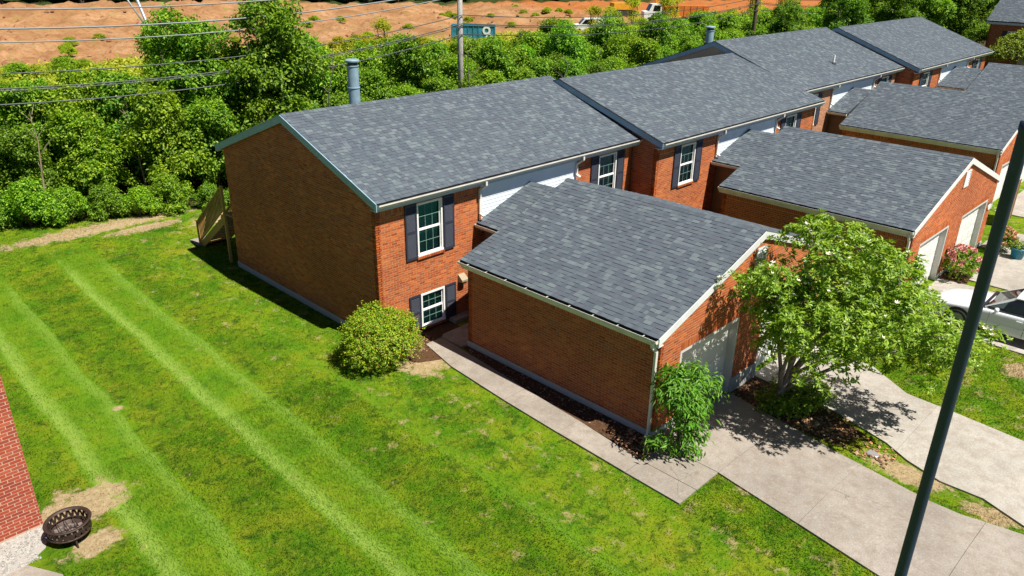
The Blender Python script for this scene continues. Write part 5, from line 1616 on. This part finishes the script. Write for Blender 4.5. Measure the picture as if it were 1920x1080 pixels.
# ------------------------------------------------------------------ fire pit
def fire_pit():
    x, y = -9.28, -1.98
    T = empty('fire_pit', (x, y, 0), 'round black metal fire pit with triangle cutouts on bare earth', 'fire pit')
    B = plain('fire_black', (.050, .030, .022), .6, .4, noise=.6, nscale=9)
    R, zt, zb = .39, .42, .19
    rim = MB().lathe((x, y, 0), [(R - .03, zt - .02), (R + .035, zt - .015), (R + .045, zt), (R + .035, zt + .018), (R - .01, zt + .018), (R - .03, zt - .02)], 48).build('rim', B, T, True)
    MB().lathe((x, y, 0), [(R - .02, zb - .015), (R + .012, zb - .01), (R + .012, zb + .02), (R - .02, zb + .02)], 48).build('lower_band', B, T, True)
    MB().lathe((x, y, 0), [(R - .005, zb), (R - .06, zb - .05), (.2, zb - .11), (0, zb - .12)], 40).build('bowl', B, T, True)
    k = 22
    for i in range(k):
        a0, a1, a2 = 2 * math.pi * i / k, 2 * math.pi * (i + .5) / k, 2 * math.pi * (i + 1) / k
        P = lambda a, z, r=R: (x + r * math.cos(a), y + r * math.sin(a), z)
        m = MB().bar(P(a0, zb + .02), P(a1, zt - .015), .045, .008, up=(math.cos(a0), math.sin(a0), 0)).build('zigzag_bar', B, T)
        MB().bar(P(a1, zt - .015), P(a2, zb + .02), .045, .008, up=(math.cos(a1), math.sin(a1), 0)).build('zigzag_bar', B, T)
    for i in range(3):
        a = i * 2.094 + .5
        MB().tube([(x + .36 * math.cos(a), y + .36 * math.sin(a), zb - .03), (x + .42 * math.cos(a), y + .42 * math.sin(a), -.01)], .018, 8).build('leg', B, T)
    g = MB()
    for i in range(5):
        t = -.3 + i * .15; q = math.sqrt(max(.01, (R - .03) ** 2 - t * t))
        MB().tube([(x + t, y - q, zb + .07), (x + t, y + q, zb + .07)], .007, 6).build('grate_bar', B, T)
    MB().tube([(x + (R - .05) * math.cos(a / 20 * 6.2832), y + (R - .05) * math.sin(a / 20 * 6.2832), zb + .07) for a in range(21)], .008, 6, cap=False).build('grate_ring', B, T)
    scatter = MB(); rr = random.Random(2)
    for i in range(60):
        a = rr.uniform(0, 6.28); q = rr.uniform(0, .3); s = rr.uniform(.02, .05)
        scatter.box((x + q * math.cos(a) - s, y + q * math.sin(a) - s * .6, zb - .09), (x + q * math.cos(a) + s, y + q * math.sin(a) + s * .6, zb - .09 + s))
    tag(scatter.build('ash', plain('ash', (.16, .13, .12), .95, noise=.6, nscale=20), T), kind='stuff')
fire_pit()

# ------------------------------------------------------------------ white saloon car
def car():
    X0, Y0 = 15.02, -10.42                       # centre line x, front bumper y; the car points to +Y
    T = empty('parked_car', (X0, Y0 - 2.35, .05), 'white sedan parked in the driveway behind the lamp post', 'car')
    gzz = .05
    paint = NT('car_white'); paint.set((.72, .74, .76), .28, spec=.5, Coat_Weight=.6, Coat_Roughness=.05); paint = paint.mat
    dark = plain('car_dark', (.012, .012, .013), .6); rubber = plain('tyre_rubber', (.02, .02, .02), .85); alloy = plain('wheel_alloy', (.35, .36, .38), .3, .8)
    lampm = plain('headlamp', (.55, .58, .60), .12)
    # stations from the front: (s, half width, belt z, crown z at centre line, sill z)
    st = [(0.0, .50, .52, .54, .34), (.06, .66, .60, .64, .26), (.22, .79, .68, .73, .21), (.55, .865, .76, .83, .20), (1.0, .885, .82, .905, .20), (1.55, .89, .88, .985, .20),
          (1.9, .89, .90, 1.0, .20), (2.6, .89, .915, 1.0, .20), (3.4, .885, .93, 1.0, .20), (3.85, .875, .95, 1.05, .21), (4.3, .84, .95, 1.03, .24), (4.58, .77, .90, .96, .30), (4.68, .66, .80, .82, .38)]
    m = MB()
    k = 13
    for s, w, zb, zc, zs in st:
        y = Y0 - s
        prof = [(-w * .90, zs), (-w * .985, zs + .06), (-w, zs + (zb - zs) * .45), (-w * .985, zb - .06), (-w * .94, zb), (-w * .6, zb + (zc - zb) * .72), (0, zc)]
        prof = prof + [(-a, b) for a, b in prof[-2::-1]]
        m.v.extend([(X0 + a, y, gzz + b) for a, b in prof])
    for i in range(len(st) - 1):
        for j in range(k - 1):
            o = i * k + j
            m.f.append((o, o + 1, o + k + 1, o + k)); m.m.append(0)
    m.f.append(tuple(range(k))); m.m.append(0)
    m.f.append(tuple(range((len(st) - 1) * k + k - 1, (len(st) - 1) * k - 1, -1))); m.m.append(0)
    m.f.append(tuple([i * k for i in range(len(st))] + [i * k + k - 1 for i in range(len(st) - 1, -1, -1)])); m.m.append(0)
    body = m.build('body', paint, T, True)
    mod = body.modifiers.new('sub', 'SUBSURF'); mod.levels = 2; mod.render_levels = 2
    # cabin: glass tub with painted roof and pillars
    belt = [(1.62, .76, .955), (2.02, .80, .965), (2.9, .80, .975), (3.55, .78, .99), (3.95, .70, 1.02)]
    top = [(2.32, .56, 1.36), (2.45, .60, 1.40), (2.9, .61, 1.425), (3.3, .59, 1.41), (3.48, .55, 1.375)]
    def pt(c, sx): return Vector((X0 + sx * c[1], Y0 - c[0], gzz + c[2]))
    g = MB().add([pt(belt[0], -1), pt(belt[0], 1), pt(top[0], 1), pt(top[0], -1)], [(0, 1, 2, 3)]).build('windshield', M['glass_car'], T)
    MB().add([pt(belt[4], 1), pt(belt[4], -1), pt(top[4], -1), pt(top[4], 1)], [(0, 1, 2, 3)]).build('rear_window', M['glass_car'], T)
    for sx in (-1, 1):
        for a, b in ((0, 2), (2, 4)):
            q = [pt(belt[i], sx) for i in range(a, b + 1)] + [pt(top[i], sx) for i in range(b, a - 1, -1)]
            MB().add(q, [tuple(range(len(q)))]).build('side_window', M['glass_car'], T)
        for i, wd in ((0, .07), (2, .05), (4, .09)):
            MB().bar(pt(belt[i], sx) + Vector((0, 0, -.03)), pt(top[i], sx), wd, .035, up=(sx, 0, .3)).build('pillar', paint, T)
        MB().tube([pt(c, sx) for c in top], .022, 6).build('roof_rail', paint, T)
        MB().bar(pt(belt[0], sx) + Vector((0, 0, -.01)), pt(belt[4], sx) + Vector((0, 0, -.01)), .02, .02).build('window_trim', dark, T)
    rf = MB()
    vs = []
    for c in top:
        for f, dz in ((-1, 0), (-.5, .03), (0, .04), (.5, .03), (1, 0)): vs.append((X0 + f * c[1], Y0 - c[0], gzz + c[2] + dz))
    rf.add(vs, [(i * 5 + j, i * 5 + j + 1, i * 5 + j + 6, i * 5 + j + 5) for i in range(4) for j in range(4)])
    rf.build('roof', paint, T, True)
    MB().box((X0 - .6, Y0 - 3.5, gzz + .4), (X0 + .6, Y0 - 2.0, gzz + .93)).build('seats', dark, T)
    MB().bar((X0 - .75, Y0 - 1.58, gzz + .965), (X0 + .75, Y0 - 1.58, gzz + .965), .09, .03).build('cowl', dark, T)
    for sx in (-1, 1):
        for s in (.95, 3.72):
            c = Vector((X0 + sx * .80, Y0 - s, gzz + .32))
            arch = MB(); n = 20
            arch.prism([(c.x - sx * .06 + sx * .158, c.y + .385 * math.cos(i * 2 * math.pi / n), c.z + .02 + .385 * math.sin(i * 2 * math.pi / n)) for i in range(n)], (-sx * .12, 0, 0)).build('wheel_arch', dark, T)
            wv = MB()
            def ring(px, rad): return [(c.x + sx * px, c.y + rad * math.cos(i * 2 * math.pi / 28), c.z + rad * math.sin(i * 2 * math.pi / 28)) for i in range(28)]
            prof = [(-.1, .22), (-.1, .30), (-.07, .32), (.10, .32), (.125, .30), (.125, .215), (.10, .21)]
            for px, rad in prof: wv.v.extend(ring(px, rad))
            for i in range(len(prof) - 1):
                for j in range(28): wv.f.append((i * 28 + j, i * 28 + (j + 1) % 28, i * 28 + 28 + (j + 1) % 28, i * 28 + 28 + j)); wv.m.append(0)
            W = wv.build('wheel', rubber, T, True)
            MB().prism(ring(.105, .212), (-sx * .02, 0, 0)).build('rim', alloy, W)
            for q in range(5):
                a = q * 2 * math.pi / 5
                MB().bar((c.x + sx * .115, c.y, c.z), (c.x + sx * .115, c.y + .2 * math.cos(a), c.z + .2 * math.sin(a)), .05, .02, up=(1, 0, 0)).build('spoke', alloy, W)
        mr = MB().lathe((0, 0, 0), [(0, -.06), (.07, -.05), (.09, 0), (.07, .06), (0, .075)], 12)
        mr.v = [(X0 + sx * .98 + v[0] * 1.1, Y0 - 1.98 + v[1] * .8, gzz + 1.0 + v[2]) for v in mr.v]
        mr.bar((X0 + sx * .84, Y0 - 1.98, gzz + .95), (X0 + sx * .95, Y0 - 1.98, gzz + .985), .06, .04).build('wing_mirror', paint, T, True)
        # door edges, handles, side strip
        for s in (1.78, 2.78, 3.5): MB().bar((X0 + sx * .893, Y0 - s, gzz + .30), (X0 + sx * .872, Y0 - s - .02, gzz + .86), .008, .008).build('door_seam', dark, T)
        MB().bar((X0 + sx * .90, Y0 - 2.55, gzz + .78), (X0 + sx * .90, Y0 - 2.72, gzz + .78), .03, .028).build('door_handle', paint, T)
        MB().bar((X0 + sx * .895, Y0 - 1.4, gzz + .52), (X0 + sx * .895, Y0 - 3.3, gzz + .54), .014, .03).build('side_strip', paint, T)
        hl = MB().prism([(X0 + sx * .40, Y0 - .03, gzz + .50), (X0 + sx * .72, Y0 - .11, gzz + .52), (X0 + sx * .76, Y0 - .17, gzz + .64), (X0 + sx * .42, Y0 - .06, gzz + .62)], (0, .012, 0)).build('headlight', lampm, T)
    MB().bar((X0 - .3, Y0 + .0, gzz + .45), (X0 + .3, Y0 + .0, gzz + .45), .02, .1).build('grille', dark, T)
car()

# ------------------------------------------------------------------ wooden fence at the right edge
FW = plain('fence_wood', (.22, .12, .06), .85, noise=.35, nscale=5)
T = empty('wooden_fence', (27.6, -9.4, 0), 'brown wooden fence panel at the right edge beside the third garage', 'fence')
for i in range(16): MB().box((26.7 + i * .115, -9.42 + .006 * (i % 3), .03), (26.7 + i * .115 + .104, -9.40 + .006 * (i % 3), 1.85 + .02 * (i % 2))).build('fence_board', FW, T)
for z in (.4, 1.5): MB().box((26.7, -9.375, z), (28.55, -9.335, z + .09)).build('fence_rail', FW, T)
for xx in (26.72, 28.45): MB().box((xx, -9.33, -.1), (xx + .09, -9.24, 1.9)).build('fence_post', FW, T)

# ------------------------------------------------------------------ utility poles and wires
PW = bark('pole_grey', (.42, .40, .37)); wire_m = plain('wire_black', (.035, .045, .045), .6); wire_g = plain('wire_grey', (.20, .22, .235), .7, .0)
PX = [(-15.5, 18.5), (19.5, 18.4), (54.5, 18.6), (90, 18.5)]
plab = {0: 'grey wooden utility pole at the far left beyond the view', 1: 'pale grey wooden utility pole rising from the hedgerow behind the nearest roofs', 2: 'thin brown utility pole in the hedgerow behind the second flue', 3: 'slim dark utility pole above the farthest roof'}
for i, (px, py) in enumerate(PX):
    T = empty('utility_pole', (px, py, 0), plab[i], 'utility pole')
    MB().tube([(px, py, -.2), (px, py, 6), (px, py, 11.4)], [.19, .165, .13], 14).build('pole', PW if i != 2 else M['bark'], T, True)
    MB().box((px - .06, py - 1.1, 10.3), (px + .06, py + 1.1, 10.45)).build('cross_arm', M['bark'], T)
    for dy in (-.95, 0, .95): MB().lathe((px, py + dy, 10.45), [(.0, 0), (.05, .0), (.06, .07), (.03, .13), (0, .14)], 10).build('insulator', wire_g, T)
HT = [(9.65, 1.05, wire_g, .03), (9.05, 1.15, wire_g, .034), (8.65, 1.25, wire_g, .026), (7.55, 1.30, wire_m, .024), (7.08, 1.40, wire_m, .026), (6.98, 1.38, wire_m, .020), (6.5, 1.42, wire_m, .028)]
names = ['topmost', 'second', 'third', 'fourth', 'fifth', 'sixth', 'lowest']
for k, (h, sag, mat, rad) in enumerate(HT):
    m = MB(); pts = []
    for (a, b) in zip(PX[:-1], PX[1:]):
        for q in range(20):
            t = q / 20; pts.append((a[0] + (b[0] - a[0]) * t, a[1] - .22 + (b[1] - a[1]) * t, h - (.55 if a[0] > 10 else 1) * sag * 4 * t * (1 - t)))
    pts.append((PX[-1][0], PX[-1][1] - .22, h))
    m.tube(pts, rad, 5, cap=False)
    tag(m.build('power_line', mat), names[k] + ' overhead wire of the power line along the hedgerow', 'wire', 'power line wires')
T = empty('leaning_pole', (13.9, 50, 0), 'grey leaning pole with slanted brace in front of the bare earth', 'pole')
PB = plain('pole_bluegrey', (.36, .39, .43), .5, .5)
MB().tube([(14.4, 47.5, -.2), (13.2, 50.5, 9.0)], [.15, .11], 12).build('pole', PB, T, True)
MB().tube([(13.85, 48.9, 4.3), (11.9, 51.2, 9.4)], [.07, .06], 8).build('brace', PB, T, True)

# ------------------------------------------------------------------ building-site vehicles
def container(name, x, y, L, W, H, rz, col, label, cat, mark=False):
    T = empty(name, (x, y, 0), label, cat)
    mt = painted(name + '_paint', col, .5, .25, 1.5)
    c, s = math.cos(rz), math.sin(rz)
    def tr(m): m.v = [(x + c * a - s * b, y + s * a + c * b, d) for a, b, d in m.v]; return m
    t = .08
    b = MB().box((-L / 2, -W / 2, .25), (L / 2, W / 2, .35))
    tr(b).build('floor', mt, T)
    for q in (((-L / 2, -W / 2, .36), (L / 2, -W / 2 + t, H)), ((-L / 2, W / 2 - t, .36), (L / 2, W / 2, H)), ((-L / 2, -W / 2 + t + .002, .36), (-L / 2 + t, W / 2 - t - .002, H)), ((L / 2 - t, -W / 2 + t + .002, .36), (L / 2, W / 2 - t - .002, H))):
        tr(MB().box(*q)).build('side_panel', mt, T)
    for i in range(9):
        xx = -L / 2 + .1 + (L - .2) * i / 8
        tr(MB().box((xx - .04, -W / 2 - .07, .36), (xx + .04, -W / 2 - .002, H - .05))).build('rib', mt, T)
    tr(MB().box((-L / 2 - .03, -W / 2 - .1, H - .04), (L / 2 + .03, -W / 2 + .1, H + .08))).build('top_rail', mt, T)
    for xx in (-L * .35, L * .35):
        for yy in (-W / 2 + .15, W / 2 - .15): tr(MB().box((xx - .15, yy - .08, 0), (xx + .15, yy + .08, .25))).build('skid', mt, T)
    if mark:
        wm = plain('pale_lettering', (.62, .66, .60), .6)
        for cx, cz, r0, r1 in ((L * .30, H * .74, .26, .52), (L * .36, H * .36, .26, .46)):
            m = MB(); n = 24
            a = [(cx + r0 * math.cos(i * 2 * math.pi / n), -W / 2 - .075, cz + r0 * math.sin(i * 2 * math.pi / n)) for i in range(n)]
            b2 = [(cx + r1 * math.cos(i * 2 * math.pi / n), -W / 2 - .075, cz + r1 * math.sin(i * 2 * math.pi / n)) for i in range(n)]
            m.add(a + b2, [(i, (i + 1) % n, n + (i + 1) % n, n + i) for i in range(n)])
            tr(m).build('painted_ring', wm, T)
    return T
container('waste_container', 58.4, 59.6, 5.6, 2.3, 2.2, -.75, (.03, .25, .36), 'teal blue waste container with pale painted rings behind the utility pole', 'container', True)
def truck(x, y, rz):
    T = empty('dump_truck', (x, y, 0), 'white cab dump truck with orange bed on the building site', 'truck')
    c, s = math.cos(rz), math.sin(rz)
    def tr(m): m.v = [(x + c * a - s * b, y + s * a + c * b, d) for a, b, d in m.v]; return m
    wh = painted('truck_white', (.75, .76, .76), .4, .05); og = painted('truck_orange', (.62, .16, .02), .5, .15, 1.0); bk = plain('truck_black', (.02, .02, .022), .6)
    tr(MB().prism([(-4.2, -1.2, .7), (-4.2, -1.2, 1.9), (-3.4, -1.2, 2.0), (-2.9, -1.2, 3.1), (-1.3, -1.2, 3.1), (-1.3, -1.2, .7)], (0, 2.4, 0))).build('cab', wh, T)
    tr(MB().prism([(-2.75, -1.215, 2.0), (-2.55, -1.215, 2.9), (-1.5, -1.215, 2.9), (-1.5, -1.215, 2.0)], (0, .012, 0))).build('side_window', M['glass_car'], T)
    tr(MB().prism([(-3.40, -1.05, 2.06), (-2.97, -1.05, 2.98), (-2.97, 1.05, 2.98), (-3.40, 1.05, 2.06)], (-.04, 0, .02))).build('windshield', M['glass_car'], T)
    tr(MB().box((-4.2, -.5, .5), (6.2, .5, .85))).build('chassis', bk, T)
    tr(MB().prism([(-1.0, -1.3, 1.2), (6.4, -1.3, 1.2), (6.8, -1.3, 2.9), (-1.0, -1.3, 2.9)], (0, 2.6, 0))).build('bed', og, T)
    for i in range(7): tr(MB().box((-.8 + i * 1.1, -1.38, 1.25), (-.7 + i * 1.1, -1.302, 2.88))).build('bed_rib', og, T)
    for xx in (-3.3, 3.2, 4.6):
        for yy in (-1.1, 1.1):
            n = 20; m = MB().prism([(xx + .52 * math.cos(i * 2 * math.pi / n), yy - .15, .52 + .52 * math.sin(i * 2 * math.pi / n)) for i in range(n)], (0, .3, 0)); tr(m).build('wheel', bk, T)
truck(104.5, 61.5, -.72)
def excavator(x, y, rz):
    T = empty('excavator', (x, y, 0), 'yellow orange excavator half hidden by young trees on the building site', 'excavator')
    c, s = math.cos(rz), math.sin(rz)
    def tr(m): m.v = [(x + c * a - s * b, y + s * a + c * b, d) for a, b, d in m.v]; return m
    ye = painted('excavator_yellow', (.66, .33, .02), .45, .15, 1.0); bk = plain('track_black', (.03, .028, .025), .8)
    for yy in (-1.25, 1.25): tr(MB().prism([(-1.9, yy - .3, 0), (1.9, yy - .3, 0), (2.3, yy - .3, .45), (1.9, yy - .3, .9), (-1.9, yy - .3, .9), (-2.3, yy - .3, .45)], (0, .6, 0))).build('track', bk, T)
    tr(MB().box((-2.4, -1.4, 1.05), (1.6, 1.4, 2.2))).build('house', ye, T)
    tr(MB().prism([(.2, -1.4, 2.21), (1.7, -1.4, 2.21), (1.5, -1.4, 3.2), (.2, -1.4, 3.2)], (0, 1.2, 0))).build('cab', ye, T)
    tr(MB().prism([(.4, -1.415, 2.4), (1.5, -1.415, 2.4), (1.38, -1.415, 3.05), (.4, -1.415, 3.05)], (0, .012, 0))).build('cab_window', M['glass_car'], T)
    tr(MB().bar((1.4, .2, 1.9), (3.6, .2, 4.8), .4, .55)).build('boom', ye, T)
    tr(MB().bar((3.5, .2, 4.8), (6.2, .2, 4.0), .38, .5)).build('boom', ye, T)
    tr(MB().bar((6.1, .2, 4.2), (6.6, .2, 1.4), .32, .42)).build('stick', ye, T)
    tr(MB().prism([(6.2, -.4, 1.5), (7.1, -.4, 1.2), (6.9, -.4, .4), (6.1, -.4, .5)], (0, 1.2, 0))).build('bucket', bk, T)
excavator(113, 77, -.6)
def van(x, y, rz, label):
    T = empty('parked_van', (x, y, 0), label, 'van')
    c, s = math.cos(rz), math.sin(rz)
    def tr(m): m.v = [(x + c * a - s * b, y + s * a + c * b, d) for a, b, d in m.v]; return m
    wh = painted('van_white', (.78, .78, .77), .4, .04); bk = plain('van_black', (.02, .02, .022), .6)
    tr(MB().prism([(-2.5, -.95, .4), (-2.5, -.95, 1.2), (-1.6, -.95, 1.3), (-.9, -.95, 2.1), (2.5, -.95, 2.1), (2.6, -.95, .4)], (0, 1.9, 0))).build('body', wh, T)
    tr(MB().prism([(-1.35, -.965, 1.35), (-.8, -.965, 1.95), (.2, -.965, 1.95), (.2, -.965, 1.35)], (0, .012, 0))).build('side_window', M['glass_car'], T)
    tr(MB().prism([(-1.58, -.8, 1.36), (-.98, -.8, 2.04), (-.98, .8, 2.04), (-1.58, .8, 1.36)], (-.03, 0, .02))).build('windshield', M['glass_car'], T)
    for xx in (-1.7, 1.6):
        for yy in (-.85, .85):
            n = 18; tr(MB().prism([(xx + .36 * math.cos(i * 2 * math.pi / n), yy - .12, .36 + .36 * math.sin(i * 2 * math.pi / n)) for i in range(n)], (0, .24, 0))).build('wheel', bk, T)
van(80.5, 58.5, -.75, 'white van half hidden behind the hedgerow bushes')
